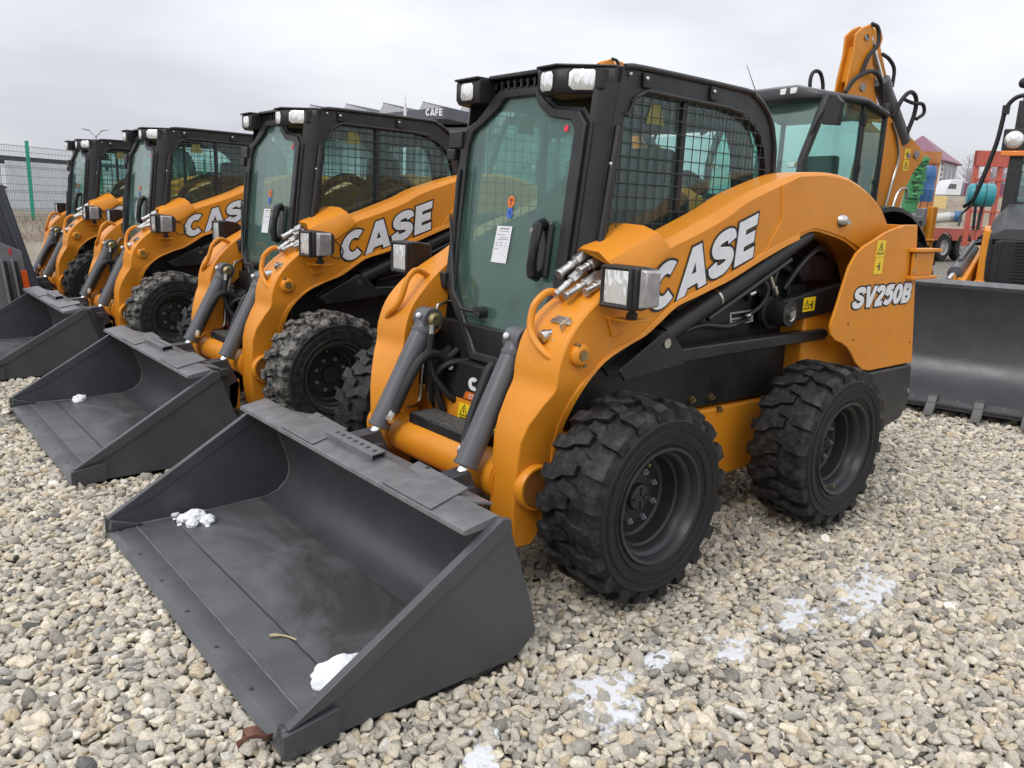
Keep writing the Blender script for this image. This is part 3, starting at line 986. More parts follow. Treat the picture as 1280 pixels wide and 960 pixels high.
    for s in (1, -1):
        h.prism([(.60, .45), (.47, .46), (.40, .30), (.42, .15), (.55, .10)], 'y', s * .29, s * .37)
    h.build('hitch_plate', BUCKET, root, bevel=.004)
    for s in (1, -1):
        MB().box((.50, s * .33, .385), (.06, .14, .05)).build('hitch_lug', BUCKET, root, bevel=.006)

def make_cab(root):
    out = [(-.03, .95), (-.060, 1.45), (-.105, 1.80), (-.14, 1.978), (-.26, 1.986), (-.91, 1.981), (-.982, 1.970), (-1.056, 1.937), (-1.124, 1.882), (-1.164, 1.811), (-1.195, 1.651), (-1.215, .95)]
    inn = [(-.06, 1.05), (-.100, 1.461), (-.155, 1.79), (-.200, 1.86), (-.27, 1.894), (-.80, 1.888), (-.90, 1.880), (-.975, 1.858), (-1.05, 1.815), (-1.105, 1.745), (-1.138, 1.64), (-1.155, 1.05)]
    cab = MB()
    for s in (1, -1):
        cab.ring_prism(out, inn, 'y', s * .415, s * .452)
        # outer rolled rim
        rim = [V(x, s * .455, z) for x, z in out[3:]]
        cab.tube(smooth_path(rim, 3), .012, 8)
        # window divider and inner roll bar
        cab.box((-.535, s * .428, 1.46), (.028, .024, .86))
        cab.loft([[(x + .07, s * .40, z - .05), (x + .16, s * .40, z - .09), (x + .16, s * .34, z - .09), (x + .07, s * .34, z - .05)] for x, z in out[6:]])
        # front corner post
        rings = []
        for z in (.90, 1.3, 1.6, 1.80, 1.92):
            x = door_x(z)
            rings.append([(x - .012, s * .385, z), (x - .02, s * .405, z), (x - .085, s * .4485, z), (x - .14, s * .4485, z), (x - .12, s * .385, z)])
        cab.loft(rings)
        cab.tube([V(door_x(1.78) - .105, s * .458, 1.76), V(door_x(1.05) - .09, s * .458, 1.05)], .016, 8)
    # cross members
    cab.box((-.10, 0, 1.93), (.10, .84, .07))
    cab.box((-1.10, 0, 1.88), (.08, .84, .08))
    cab.box((-1.18, 0, 1.15), (.05, .84, .30))
    cb = cab.build('cab', BLACK, root, bevel=.005, smooth=40)
    # lower side walls of the cab
    for s in (1, -1):
        MB().prism([(-.02, .62), (-.02, .95), (-.05, 1.06), (-1.16, 1.06), (-1.30, 1.0), (-1.40, .62)], 'y', s * .38, s * .447).build('cab_side_wall', BLACK_PAINT, cb, bevel=.008)
    # roof skin
    r = MB().loft([[(-.10, y, 1.962 + h), (-.30, y, 1.975 + h), (-.90, y, 1.972 + h), (-1.02, y, 1.94 + h), (-1.02, y, 1.91), (-.10, y, 1.91)] for y, h in ((-.41, 0), (-.30, .018), (0, .024), (.30, .018), (.41, 0))])
    r.build('roof', BLACK, cb, bevel=.008, smooth=45)
    MB().box((-.5, 0, 1.885), (.75, .70, .03)).build('headliner', FABRIC, cb, bevel=.01)
    # brow with the lamp pods
    z0, z1 = 1.876, 1.977
    near = [(.034, .155), (.040, .275), (-.108, .440), (-.24, .440), (-.24, .155)]
    far = [(.034, -.225), (.028, -.400), (-.07, -.445), (-.24, -.445), (-.24, -.225)]
    pods = MB()
    for pod in (near, far):
        pods.loft([[(x - .015, y, z0) for x, y in pod], [(x, y, z0 + .02) for x, y in pod], [(x, y, z1 - .012) for x, y in pod], [(x - .01, y, z1) for x, y in pod]])
        pods.prism([(x + (.012 if x > -.1 else 0), y) for x, y in pod], 'z', z1 - .004, z1 + .006)
    pods.prism([(-.02, -.23), (-.02, .16), (-.24, .16), (-.24, -.23)], 'z', 1.972, 1.990)
    pods.box((-.10, -.035, 1.935), (.10, .38, .05))
    pb = pods.build('lamp_brow', BLACK, cb, bevel=.006, smooth=40)
    for k in range(9):
        MB().box((-.045, -.20 + k * .042, 1.948), (.012, .012, .034)).build('grille_bar', BLACK_PAINT, cb, smooth=0)
    def lamp_on(o, n, w, h):
        n = Vector(n).normalized()
        a = V(-n.y, n.x, 0).normalized()
        o = Vector(o)
        P = lambda x, z, d: o + a * x + V(0, 0, z) + n * d
        c = [(-.5, -.32), (-.36, -.5), (.36, -.5), (.5, -.32), (.5, .32), (.36, .5), (-.36, .5), (-.5, .32)]
        m = MB().loft([[P(x * w, z * h, -.004) for x, z in c], [P(x * w, z * h, .004) for x, z in c], [P(x * w * .8, z * h * .8, .009) for x, z in c]])
        m.build('roof_lamp', LENS, cb, smooth=45)
        MB().loft([[P(x * w * 1.14, z * h * 1.14, -.006) for x, z in c], [P(x * w * 1.12, z * h * 1.12, .0015) for x, z in c]]).build('lamp_bezel', BLACK_PAINT, cb, smooth=40)
    zl = 1.927
    nf = V(.165, .148, 0).normalized()
    lamp_on((-.031, .354, zl), nf, .122, .074)
    lamp_on((.0375, .216, zl - .004), (.12, -.006, 0), .072, .070)
    lamp_on((.031, -.310, zl - .002), (.175, .006, 0), .084, .070)
    lamp_on((-.02, -.424, zl), (.045, -.098, 0), .06, .070)
    # door: frame ring on the sloping front plane
    o = [(-.395, 1.72), (-.375, 1.775), (-.30, 1.805), (-.215, 1.885), (-.165, 1.925), (.085, 1.922), (.125, 1.872), (.20, 1.832), (.345, 1.815), (.392, 1.765), (.392, 1.10), (.345, 1.02), (.155, .775), (-.135, .775), (-.34, 1.02), (-.395, 1.10)]
    i = [(-.345, 1.715), (-.320, 1.765), (-.265, 1.79), (-.165, 1.85), (-.125, 1.893), (.072, 1.893), (.098, 1.850), (.175, 1.800), (.300, 1.783), (.328, 1.745), (.328, 1.13), (.285, 1.05), (.135, .81), (-.115, .81), (-.295, 1.04), (-.350, 1.13)]
    def onp(pts, off):
        return [V(door_x(z) + off, y, z) for y, z in pts]
    ring = MB()
    n = len(o)
    A, B, Cc, D = onp(o, -.03), onp(i, -.03), onp(o, .012), onp(i, .006)
    vs = A + B + Cc + D
    fs = []
    for k in range(n):
        j = (k + 1) % n
        fs += [(k, n + k, n + j, j), (2 * n + k, 2 * n + j, 3 * n + j, 3 * n + k), (k, j, 2 * n + j, 2 * n + k), (n + k, 3 * n + k, 3 * n + j, n + j)]
    ring.add(vs, fs)
    dr = ring.build('door', BLACK, root, bevel=.006, smooth=40)
    g0, g1 = onp(i, -.012), onp(i, -.018)
    MB().loft([[p for p in g0], [p for p in g1]]).build('door_glass', DOOR_GLASS, dr, smooth=0)
    # seal round the door
    MB().tube([p + V(-.004, 0, 0) for p in onp([(y * 1.022, 1.35 + (z - 1.35) * 1.008) for y, z in o] + [(o[0][0] * 1.022, 1.35 + (o[0][1] - 1.35) * 1.008)], -.01)], .010, 6).build('door_seal', HOSE, dr)
    # ribbed header hose behind the top of the door
    MB().tube([V(-.075, -.20 + k * .02, 1.905 + .012 * math.sin(k / 16 * math.pi)) for k in range(17)], [.022 if k % 2 else .017 for k in range(17)], 10).build('header_hose', HOSE, cb)
    # handle
    hx = lambda y, z, d: V(door_x(z) + d, y, z)
    hb = MB().tube([hx(.240, 1.385, .012), hx(.243, 1.375, .045), hx(.246, 1.31, .058), hx(.246, 1.23, .058), hx(.243, 1.185, .045), hx(.240, 1.175, .012)], [.026, .026, .021, .021, .024, .024], 10)
    hb.hexa([hx(.195, 1.17, .0), hx(.285, 1.17, .0), hx(.285, 1.395, .0), hx(.195, 1.395, .0)], [hx(.205, 1.18, .014), hx(.275, 1.18, .014), hx(.275, 1.385, .014), hx(.205, 1.385, .014)])
    hb.build('door_handle', mat('glossy_black_plastic', (.012, .012, .013), .22), dr, bevel=.004)
    MB().cyl(hx(.238, 1.358, .066), hx(.238, 1.358, .076), .010, n=14).build('lock_cylinder', STEEL, dr)
    # paper sheet and round stickers
    gx = -.0095
    q = [(-.081, 1.362), (.019, 1.363), (.006, 1.207), (-.097, 1.207)]
    MB().loft([onp(q, gx), onp(q, gx + .0012)]).build('paper_sheet', WHITE, dr, smooth=0)
    ln = MB()
    rows = [(.93, .22, .86, 1), (.86, .22, .86, 0), (.76, .1, .62, 0), (.69, .3, .9, 0), (.64, .1, .9, 0), (.54, .1, .25, 0), (.54, .4, .55, 0), (.54, .72, .85, 0), (.47, .1, .25, 0), (.47, .4, .55, 0), (.47, .72, .85, 0), (.38, .08, .3, 0)]
    for f, x0, x1, big in rows:
        h = .03 if big else .014
        def pp(u, w):
            lo = V(q[3][0], 0, q[3][1]).lerp(V(q[2][0], 0, q[2][1]), u)
            hi = V(q[0][0], 0, q[0][1]).lerp(V(q[1][0], 0, q[1][1]), u)
            r = lo.lerp(hi, w)
            return (r.x, r.z)
        c = [pp(x0, f - h / 2), pp(x1, f - h / 2), pp(x1, f + h / 2), pp(x0, f + h / 2)]
        ln.loft([onp(c, gx + .0013), onp(c, gx + .0017)])
    ln.build('printed_line', mat('grey_print', (.16, .16, .17), .5), dr, smooth=0)
    for (y, z, rad, mt, nm) in ((-.010, 1.465, .022, TAG_ORANGE, 'round_sticker'), (-.011, 1.417, .020, BLUE_TAG, 'round_sticker'), (.270, 1.753, .012, RED_TAG, 'round_sticker')):
        c = [(y + rad * math.cos(k * .3927), z + rad * 1.15 * math.sin(k * .3927)) for k in range(16)]
        MB().loft([onp(c, gx), onp(c, gx + .0012)]).build(nm, mt, dr, smooth=0)
    mk = MB()
    for y, z in ((-.014, 1.472), (-.004, 1.472), (-.010, 1.458), (-.012, 1.422), (-.006, 1.414)):
        c = [(y - .004, z - .005), (y + .004, z - .005), (y + .004, z + .004), (y - .004, z + .004)]
        mk.loft([onp(c, gx + .0013), onp(c, gx + .0017)])
    mk.build('sticker_mark', INK, dr, smooth=0)
    # wiper, its motor and washer tube
    w = MB().tube([hx(-.100, .988, .02), hx(-.215, .992, .03), hx(-.285, 1.06, .035), hx(-.385, 1.40, .03)], [.012, .010, .009, .006], 8)
    w.tube([hx(-.330, 1.10, .02), hx(-.352, 1.25, .02), hx(-.372, 1.55, .02), hx(-.37, 1.60, .018)], .009, 6).tube([hx(-.30, 1.06, .018), hx(-.318, 1.2, .018), hx(-.335, 1.62, .016)], .006, 6)
    w.cyl(hx(-.100, .988, -.01), hx(-.100, .988, .035), .026, n=16)
    w.build('wiper', mat('black_wiper_rubber', (.02, .02, .022), .5), dr)
    # hinges on the far edge
    for z in (1.73, 1.10):
        MB().box((door_x(z) + .0, -.425, z), (.05, .10, .075)).box((door_x(z) + .012, -.45, z - .065), (.04, .06, .05)).build('door_hinge', BLACK_PAINT, dr, bevel=.006)
    # side windows: glass, wire guard, hazard decal, bolts
    for s in (1, -1):
        MB().prism(inn, 'y', s * .420, s * .425).build('side_window', SIDE_GLASS, cb, smooth=0)
        def clip_z(z):   # x-range of the window at height z
            xs = []
            for k in range(len(inn)):
                a, b = inn[k], inn[(k + 1) % len(inn)]
                if (a[1] - z) * (b[1] - z) < 0:
                    xs.append(a[0] + (b[0] - a[0]) * (z - a[1]) / (b[1] - a[1]))
            return (min(xs), max(xs)) if len(xs) > 1 else None
        def clip_x(x):
            zs = []
            for k in range(len(inn)):
                a, b = inn[k], inn[(k + 1) % len(inn)]
                if (a[0] - x) * (b[0] - x) < 0:
                    zs.append(a[1] + (b[1] - a[1]) * (x - a[0]) / (b[0] - a[0]))
            return (min(zs), max(zs)) if len(zs) > 1 else None
        gmb = MB()
        z = 1.09
        while z < 1.89:
            c = clip_z(z)
            if c:
                gmb.tube([V(c[0] - .02, s * .458, z), V(c[1] + .02, s * .458, z)], .0024, 5)
            z += .0515
        x = -1.13
        while x < -.07:
            c = clip_x(x)
            if c:
                gmb.tube([V(x, s * .4535, c[0]), V(x, s * .4535, c[1] + .02)], .0024, 5)
            x += .0545
        gmb.build('wire_guard', mat('grey_guard_wire', (.035, .036, .038), .4), cb, smooth=60)['kind'] = 'stuff'
        # guard frame rail
        fr = MB()
        fr.tube([V(-.21, s * .457, 1.875), V(-.27, s * .457, 1.905), V(-.80, s * .457, 1.897), V(-.92, s * .457, 1.885)], .008, 6)
        fr.tube([V(-.17, s * .457, 1.80), V(-.21, s * .457, 1.875)], .007, 6)
        fr.build('guard_frame', BLACK, cb)
        for x in (-.265, -.69):
            MB().box((x, s * .459, 1.942), (.05, .012, .055)).build('guard_clamp', BLACK_PAINT, cb, bevel=.004)
            MB().ball((x + .01, s * .468, 1.948), .009, 10, 6).build('bolt_head', STEEL, cb)
        for x, z in ((-.17, 1.955), (-.095, 1.62), (-.055, 1.30)):
            MB().ball((x, s * .457, z), .009, 10, 6).build('bolt_head', STEEL, cb)
        MB().prism([(-.44, 1.868), (-.38, 1.868), (-.355, 1.79), (-.465, 1.79)] if s < 0 else [(-.395, 1.868), (-.335, 1.868), (-.31, 1.79), (-.42, 1.79)], 'y', s * .4275, s * .4262).build('hazard_sticker', mat('glass_dimmed_yellow_sticker', (.24, .23, .07), .6), cb, smooth=0)  # yellow darkened to olive: dimming by the window glass painted in
    MB().box((-1.175, 0, 1.55), (.006, .76, .56)).build('rear_window', SIDE_GLASS, cb, smooth=0)
    # seat, head cushion, grab bars, joystick pods
    st = MB()
    st.loft([[(x, y, z) for y, z in ((-.24, z0), (.24, z0), (.24, z0 + .10), (.20, z0 + .13), (-.20, z0 + .13), (-.24, z0 + .10))] for x, z0 in ((-.36, .99), (-.42, .98), (-.85, .95))])
    st.loft([[(-.80 + d, y * w, z) for y, d in ((-.24, .0), (-.20, .04), (.20, .04), (.24, .0), (.24, -.10), (-.24, -.10))] for z, d, w in ((1.00, 0, 1), (1.30, -.04, 1.0), (1.52, -.09, .92), (1.56, -.10, .62), (1.70, -.13, .55), (1.74, -.15, .45)) for _ in (0,)])
    st.build('seat', FABRIC, cb, bevel=.02, smooth=50)
    for s in (1, -1):
        MB().tube(smooth_path([(-.86, s * .31, 1.56), (-.70, s * .32, 1.60), (-.52, s * .33, 1.50), (-.40, s * .33, 1.30), (-.34, s * .32, 1.12)], 5), .034, 10).build('restraint_bar', FABRIC, cb)
        MB().box((-.45, s * .32, 1.06), (.40, .12, .12)).tube([V(-.36, s * .32, 1.10), V(-.33, s * .32, 1.30)], [.014, .022], 8).build('joystick_console', BLACK, cb, bevel=.02)
    MB().box((-.55, 0, .80), (1.1, .76, .05)).box((-1.12, 0, 1.2), (.06, .74, .5)).box((-.05, 0, .80), (.06, .76, .18)).build('cab_floor', BLACK_PAINT, cb)

def make_body(root):
    ch = MB()
    ch.prism([(.09, .93), (.09, .60), (-.30, .585), (-1.30, .575), (-1.48, .66), (-1.50, .84), (-.9, .86)], 'y', -.50, .50)
    c = ch.build('chassis', BLACK_PAINT, root, bevel=.01)
    lf = MB().prism([(.14, .588), (.17, .40), (.10, .22), (-1.50, .22), (-1.62, .40), (-1.62, .562), (-1.30, .562), (-.30, .575)], 'y', -.515, .515)
    f = lf.build('lower_frame', ORANGE, root, bevel=.01)
    for x, z in ((-.73, .54), (-.86, .56), (-.80, .45), (-.86, .36), (-.60, .36)):
        MB().cyl((x, .51, z), (x, .53, z), .014, n=6).cyl((x, .53, z), (x, .538, z), .008, n=8).build('frame_bolt', BRASS, f)
    for x, z in ((-.80, .625), (-.66, .63)):
        MB().cyl((x, .495, z), (x, .515, z), .018, n=6).cyl((x, .51, z), (x, .528, z), .01, n=8).build('frame_bolt', BRASS, f)
    # rating plate on the dark cab side
    RP = [(-0.936, 0.943), (-1.121, 0.951), (-1.11, 1.01), (-0.926, 1.004)]
    def rp(a, b, y):
        lo = V(RP[0][0], 0, RP[0][1]).lerp(V(RP[1][0], 0, RP[1][1]), a)
        hi = V(RP[3][0], 0, RP[3][1]).lerp(V(RP[2][0], 0, RP[2][1]), a)
        r = lo.lerp(hi, b)
        return V(r.x, y, r.z)
    MB().box((-.80, .462, .98), (.60, .03, .36)).build('valve_cover', BLACK_PAINT, root, bevel=.01)
    RY = .478
    quad = lambda a0, b0, a1, b1, y0, y1: MB().hexa([rp(a0, b0, y0), rp(a1, b0, y0), rp(a1, b1, y0), rp(a0, b1, y0)], [rp(a0, b0, y1), rp(a1, b0, y1), rp(a1, b1, y1), rp(a0, b1, y1)])
    p = quad(0, 0, 1, 1, RY, RY + .003).build('rating_plate', mat('grey_label', (.42, .42, .43), .5), root, smooth=0)
    quad(.06, .55, .94, .88, RY + .0032, RY + .0038).build('plate_field', INK, p, smooth=0)
    for a0, a1, b in ((.08, .3, .38), (.36, .6, .38), (.66, .9, .38), (.08, .5, .18), (.58, .9, .18)):
        quad(a0, b - .05, a1, b + .05, RY + .0032, RY + .0037).build('plate_text', INK, p, smooth=0)
    # front cross tube, step, panels between the arms
    MB().cyl((.312, -.41, .415), (.312, .41, .415), .088, n=40).cyl((.312, -.405, .415), (.312, -.355, .415), .098, n=40).cyl((.312, .355, .415), (.312, .405, .415), .098, n=40).build('cross_tube', ORANGE, root, smooth=40)
    MB().prism([(.40, .33), (.47, .30), (.47, .14), (.40, .14)], 'y', -.37, .37).build('cross_plate', ORANGE, root, bevel=.006)
    sp = MB().box((.285, 0, .493), (.135, .50, .086)).build('step', BLACK_PAINT, root, bevel=.006)
    MB().box((.285, 0, .538), (.125, .48, .006)).build('step_tread', mat('gritty_tread', (.05, .048, .045), .8, col2=(.16, .14, .12), scale=60, lo=.5, hi=.75, bump=.9, bscale=90), sp, smooth=0)
    for y in (-.2, .2):
        MB().cyl((.35, y, .50), (.356, y, .50), .009, n=8).build('step_bolt', STEEL, sp)
    fp = MB().hexa([(.15, -.385, .60), (.15, .385, .60), (.04, .385, .60), (.04, -.385, .60)], [(.145, -.385, .765), (.145, .385, .765), (.04, .385, .765), (.04, -.385, .765)]).build('front_panel', BLACK_PAINT, root, bevel=.006)
    M = text_matrix((.1505, -.085, .652), (0, 1, 0), (-.002, 0, .058), (1, 0, 0), .27, 'CASE')
    b, _ = letters('CASE', M, .30, 0, .002)
    b.build('lettering', WHITE, fp, smooth=0)
    MB().hexa([(.1495, -.12, .606), (.1495, .18, .606), (.1495, .20, .640), (.1495, -.10, .640)], [(.152, -.12, .606), (.152, .18, .606), (.152, .20, .640), (.152, -.10, .640)]).build('orange_label', TAG_ORANGE, fp, smooth=0)
    cu = bpy.data.curves.new('label_text', 'FONT')
    cu.body = 'CONSTRUCTION'
    cu.size = .03
    cu.offset = .0006
    tmp = bpy.data.objects.new('label_text', cu)
    COL.objects.link(tmp)
    bpy.context.view_layer.update()
    me = bpy.data.meshes.new_from_object(tmp.evaluated_get(bpy.context.evaluated_depsgraph_get()))
    bpy.data.objects.remove(tmp)
    bpy.data.curves.remove(cu)
    xs = [v.co.x for v in me.vertices]
    k = .25 / max(xs)
    for v in me.vertices:
        v.co = V(.1527, -.08 + v.co.x * k, .6135 + v.co.y * .9)
    me.materials.clear()
    me.materials.append(WHITE)
    o = bpy.data.objects.new('label_text', me)
    COL.objects.link(o)
    o.parent = fp
    op = MB().hexa([(.16, -.39, .50), (.16, .39, .50), (.05, .39, .50), (.05, -.39, .50)], [(.145, -.39, .598), (.145, .39, .598), (.05, .39, .598), (.05, -.39, .598)]).build('lower_front_panel', ORANGE, root, bevel=.006)
    decal(op, (.1635, -.145, .508), (0, 1, 0), (-.15, 0, 1), (1, 0, .15), .15, .075, [('tri', .28, .58, .8), ('tri', .70, .58, .8), ('bar', .5, .14, 1.5)])
    decal(op, (.1635, .06, .508), (0, 1, 0), (-.15, 0, 1), (1, 0, .15), .10, .075, [('tri', .5, .58, .8)])
    decal(op, (.1635, .22, .508), (0, 1, 0), (-.15, 0, 1), (1, 0, .15), .14, .075, [('tri', .3, .58, .8), ('man', .7, .5, .8)])
    hz = MB()
    for y, w in ((-.30, .0), (-.26, .02), (-.33, .03)):
        hz.tube(smooth_path([(.10, y + w, .80), (.19, y, .72), (.20, y + .01, .62), (.17, y + w, .52)], 5), .016, 8)
    hz.tube(smooth_path([(.10, -.16, .76), (.19, -.20, .745), (.22, -.26, .66), (.20, -.29, .56)], 5), .013, 8)
    hz.build('front_hose', HOSE, root)
    hz = MB()
    hz.tube(smooth_path([(.12, .24, .76), (.20, .23, .74), (.235, .24, .66), (.21, .27, .58), (.17, .28, .53)], 5), .015, 8)
    hz.build('front_hose', HOSE, root)
    for a_, b_, r_, n_ in (((.198, -.30, .66), (.20, -.30, .56), .019, 8), ((.20, -.26, .60), (.19, -.255, .52), .013, 8), ((.15, -.20, .73), (.175, -.19, .735), .014, 6), ((.13, -.18, .63), (.145, -.18, .63), .012, 6)):
        MB().cyl(a_, b_, r_, n=n_).build('front_fitting', STEEL, root)
    MB().box((.09, -.34, .73), (.12, .10, .10)).build('valve_block', BLACK_PAINT, root, bevel=.01)
    # rear: engine bay, hood, tail, bumper
    MB().prism([(-1.24, .60), (-2.30, .60), (-2.24, 1.22), (-2.0, 1.43), (-1.24, 1.45)], 'y', -.46, .46).build('engine_hood', BLACK_PAINT, root, bevel=.02)
    eb = MB()
    eb.box((-1.20, .455, 1.12), (.10, .05, .10)).cyl((-1.12, .43, 1.12), (-1.12, .50, 1.12), .035, n=10).box((-1.62, .47, 1.20), (.30, .06, .13)).cyl((-1.45, .44, 1.20), (-1.45, .53, 1.20), .05, n=12)
    eb.tube(smooth_path([(-1.05, .49, 1.06), (-1.0, .52, 1.14), (-1.1, .53, 1.2), (-1.25, .52, 1.22), (-1.4, .49, 1.18)], 5), .016, 8)
    eb.tube(smooth_path([(-1.3, .48, 1.28), (-1.22, .52, 1.22), (-1.18, .53, 1.14), (-1.22, .52, 1.05)], 5), .014, 8)
    eb.tube(smooth_path([(-.50, .50, .93), (-.7, .49, .96), (-.9, .50, .945), (-1.05, .49, .97)], 5), .014, 8)
    eb.tube(smooth_path([(-1.32, .50, 1.10), (-1.40, .53, 1.22), (-1.55, .53, 1.30), (-1.72, .50, 1.26)], 5), .017, 8)
    eb.tube(smooth_path([(-1.02, .50, .98), (-1.10, .53, 1.04), (-1.12, .54, 1.12), (-1.06, .52, 1.18)], 5), .012, 8)
    eb.tube(smooth_path([(-.36, .47, .98), (-.50, .49, 1.03), (-.66, .49, 1.0), (-.80, .48, 1.02)], 5), .010, 8)
    eb.box((-1.46, .475, 1.06), (.16, .04, .12)).cyl((-1.36, .46, 1.32), (-1.36, .52, 1.32), .028, n=12)
    eb.build('engine_part', mat('oily_black_casting', (.02, .02, .021), .35), root, bevel=.008)
    fs = MB()
    for a, b, r in (((-1.14, .545, 1.26), (-1.03, .545, 1.215), .013), ((-1.18, .545, 1.275), (-1.14, .545, 1.26), .018), ((-1.09, .55, 1.21), (-1.16, .545, 1.12), .012), ((-1.16, .545, 1.13), (-1.19, .54, 1.09), .017), ((-.99, .53, 1.09), (-1.03, .53, 1.10), .012), ((-1.0, .52, .99), (-1.02, .525, .995), .01)):
        fs.cyl(a, b, r, n=8)
    fs.build('hose_fitting', STEEL, root)
    for s in (1, -1):
        fx = lambda mb: mb if s > 0 else mb.mirror_y()
        t = MB().box((-1.82, .48, .84), (.84, .22, .36)).build('tower_base', ORANGE, root, bevel=.012) if s > 0 else MB().box((-1.82, -.48, .84), (.84, .22, .36)).build('tower_base', ORANGE, root, bevel=.012)
        pl = [(-2.160, 1.434), (-2.03, 1.432), (-1.899, 1.410), (-1.80, 1.386), (-1.714, 1.354), (-1.62, 1.325), (-1.553, 1.288), (-1.50, 1.225), (-1.462, 1.13), (-1.427, 1.028), (-1.403, .975), (-1.394, .94), (-1.408, .903), (-1.451, .874),
              (-1.525, .852), (-1.586, .825), (-1.64, .785), (-1.69, .737), (-1.77, .695), (-1.847, .682), (-2.338, .682)]
        tw = fx(MB().prism(pl, 'y', .714, .728)).build('rear_side_panel', ORANGE, root, bevel=.004)
        ins = fx(MB().hexa([(-2.338, .714, .684), (-2.338, .46, .684), (-2.36, .46, .684), (-2.36, .714, .684)], [(-2.160, .714, 1.43), (-2.160, .46, 1.43), (-2.18, .46, 1.43), (-2.18, .714, 1.43)]))
        ins.build('tower_back_plate', ORANGE, root, bevel=.004)
        for x, z in ((-1.56, .945), (-1.63, .86), (-2.27, .80)):
            fx(MB().cyl((x, .727, z), (x, .7295, z), .006, n=8)).build('panel_rivet', INK, tw)
        tb = MB().prism([(-2.120, 1.29), (-2.369, 1.29), (-2.37, 1.17), (-2.132, 1.168)], 'y', .736, .748).prism([(-2.10, 1.312), (-2.40, 1.312), (-2.40, 1.294), (-2.10, 1.294)], 'y', .700, .775).prism([(-2.11, 1.168), (-2.39, 1.168), (-2.39, 1.150), (-2.11, 1.150)], 'y', .700, .770)
        tb = fx(tb).build('tie_down_bracket', ORANGE, root, bevel=.003)
        for z in (1.275, 1.19):
            fx(MB().cyl((-2.15, .747, z), (-2.15, .754, z), .008, n=8)).build('bracket_bolt', STEEL, tb)
        bp = fx(MB().loft([[(-1.80, y0, .672), (-2.342, y0, .672), (-2.376 - e, y0, .46), (-2.30 - e, y0, .36), (-2.10, y0, .33), (-1.84, y0, .36)] for y0, e in ((.40, .02), (.70, .01), (.729, 0))])).build('rear_bumper', BLACK, root, bevel=.015)
        fx(MB().cyl((-2.325, .728, .52), (-2.325, .737, .52), .014, n=10)).build('bumper_bolt', STEEL, bp)
        if s > 0:
            M = text_matrix((-1.565, .7285, 1.018), (-1, 0, .012), (-.022, 0, .106), (0, 1, 0), .615, 'SV250B', track=.0)
            a, _ = letters('SV250B', M, .25, .075, .0015, 0)
            a.build('lettering_outline', INK, tw, smooth=0)
            b, _ = letters('SV250B', M, .25, 0, .0035, 0)
            b.build('lettering', WHITE, tw, smooth=0)
            decal(tw, (-1.745, .7285, 1.185), (-1, 0, 0), (0, 0, 1), (0, 1, 0), .085, .082, [('man', .55, .5, .7)])
            decal(tw, (-1.745, .7285, 1.270), (-1, 0, 0), (0, 0, 1), (0, 1, 0), .085, .082, [('tri', .5, .5, .85)])
    MB().prism([(-2.30, .70), (-2.36, .70), (-2.22, 1.38), (-2.16, 1.38)], 'y', -.455, .455).build('rear_door', BLACK, root, bevel=.01)

def make_loader():
    root = empty('skid_loader')
    for s in (1, -1):
        make_arm(root, s)
        make_lamp(root, s)
    make_bucket(root)
    make_cab(root)
    make_body(root)
    for x in (0.0, -WB):
        for s in (1, -1):
            make_wheel(root, x, s)
    return root

# ================================================================ ground
GM = bpy.data.materials.new('packed_gravel_ground')
def ground_material():
    m = GM
    m.use_nodes = True
    t = m.node_tree
    p = t.nodes['Principled BSDF']
    p.inputs['Roughness'].default_value = .85
    co = t.nodes.new('ShaderNodeTexCoord')
    v = t.nodes.new('ShaderNodeTexVoronoi')
    v.inputs['Scale'].default_value = 26.0
    n = t.nodes.new('ShaderNodeTexNoise')
    n.inputs['Scale'].default_value = .35
    n.inputs['Detail'].default_value = 5
    r = t.nodes.new('ShaderNodeValToRGB')
    e = r.color_ramp.elements
    e[0].color = (.07, .062, .05, 1)
    e[1].color = (.42, .385, .32, 1)
    e.new(.5).color = (.30, .275, .23, 1)
    sx = t.nodes.new('ShaderNodeSeparateColor')
    t.links.new(co.outputs['Object'], v.inputs['Vector'])
    t.links.new(co.outputs['Object'], n.inputs['Vector'])
    t.links.new(v.outputs['Color'], sx.inputs[0])
    t.links.new(sx.outputs[0], r.inputs['Fac'])
    mx = t.nodes.new('ShaderNodeMix')
    mx.data_type = 'RGBA'
    mx.blend_type = 'MULTIPLY'
    mx.inputs[0].default_value = .6
    t.links.new(r.outputs[0], mx.inputs[6])
    t.links.new(n.outputs['Color'], mx.inputs[7])
    gap = t.nodes.new('ShaderNodeMapRange')
    gap.inputs['From Min'].default_value = .35
    gap.inputs['From Max'].default_value = .75
    gap.inputs['To Min'].default_value = 1.0
    gap.inputs['To Max'].default_value = .35
    m2 = t.nodes.new('ShaderNodeMix')
    m2.data_type = 'RGBA'
    m2.blend_type = 'MULTIPLY'
    m2.inputs[0].default_value = 1
    t.links.new(v.outputs['Distance'], gap.inputs['Value'])
    t.links.new(r.outputs[0], m2.inputs[6])
    t.links.new(gap.outputs[0], m2.inputs[7])
    t.links.new(m2.outputs[2], p.inputs['Base Color'])
    b = t.nodes.new('ShaderNodeBump')
    b.inputs['Strength'].default_value = .8
    b.inputs['Distance'].default_value = .03
    b.invert = True
    t.links.new(v.outputs['Distance'], b.inputs['Height'])
    t.links.new(b.outputs[0], p.inputs['Normal'])
    return m
ground_material()
def ground_sheet():
    me = bpy.data.meshes.new('ground')
    R_ = 900
    me.from_pydata([(-R_, -R_, -.036), (R_, -R_, -.036), (R_, R_, -.036), (-R_, R_, -.036)], [], [(0, 1, 2, 3)])
    me.materials.append(GM)
    o = bpy.data.objects.new('ground', me)
    COL.objects.link(o)
    return structure(o)
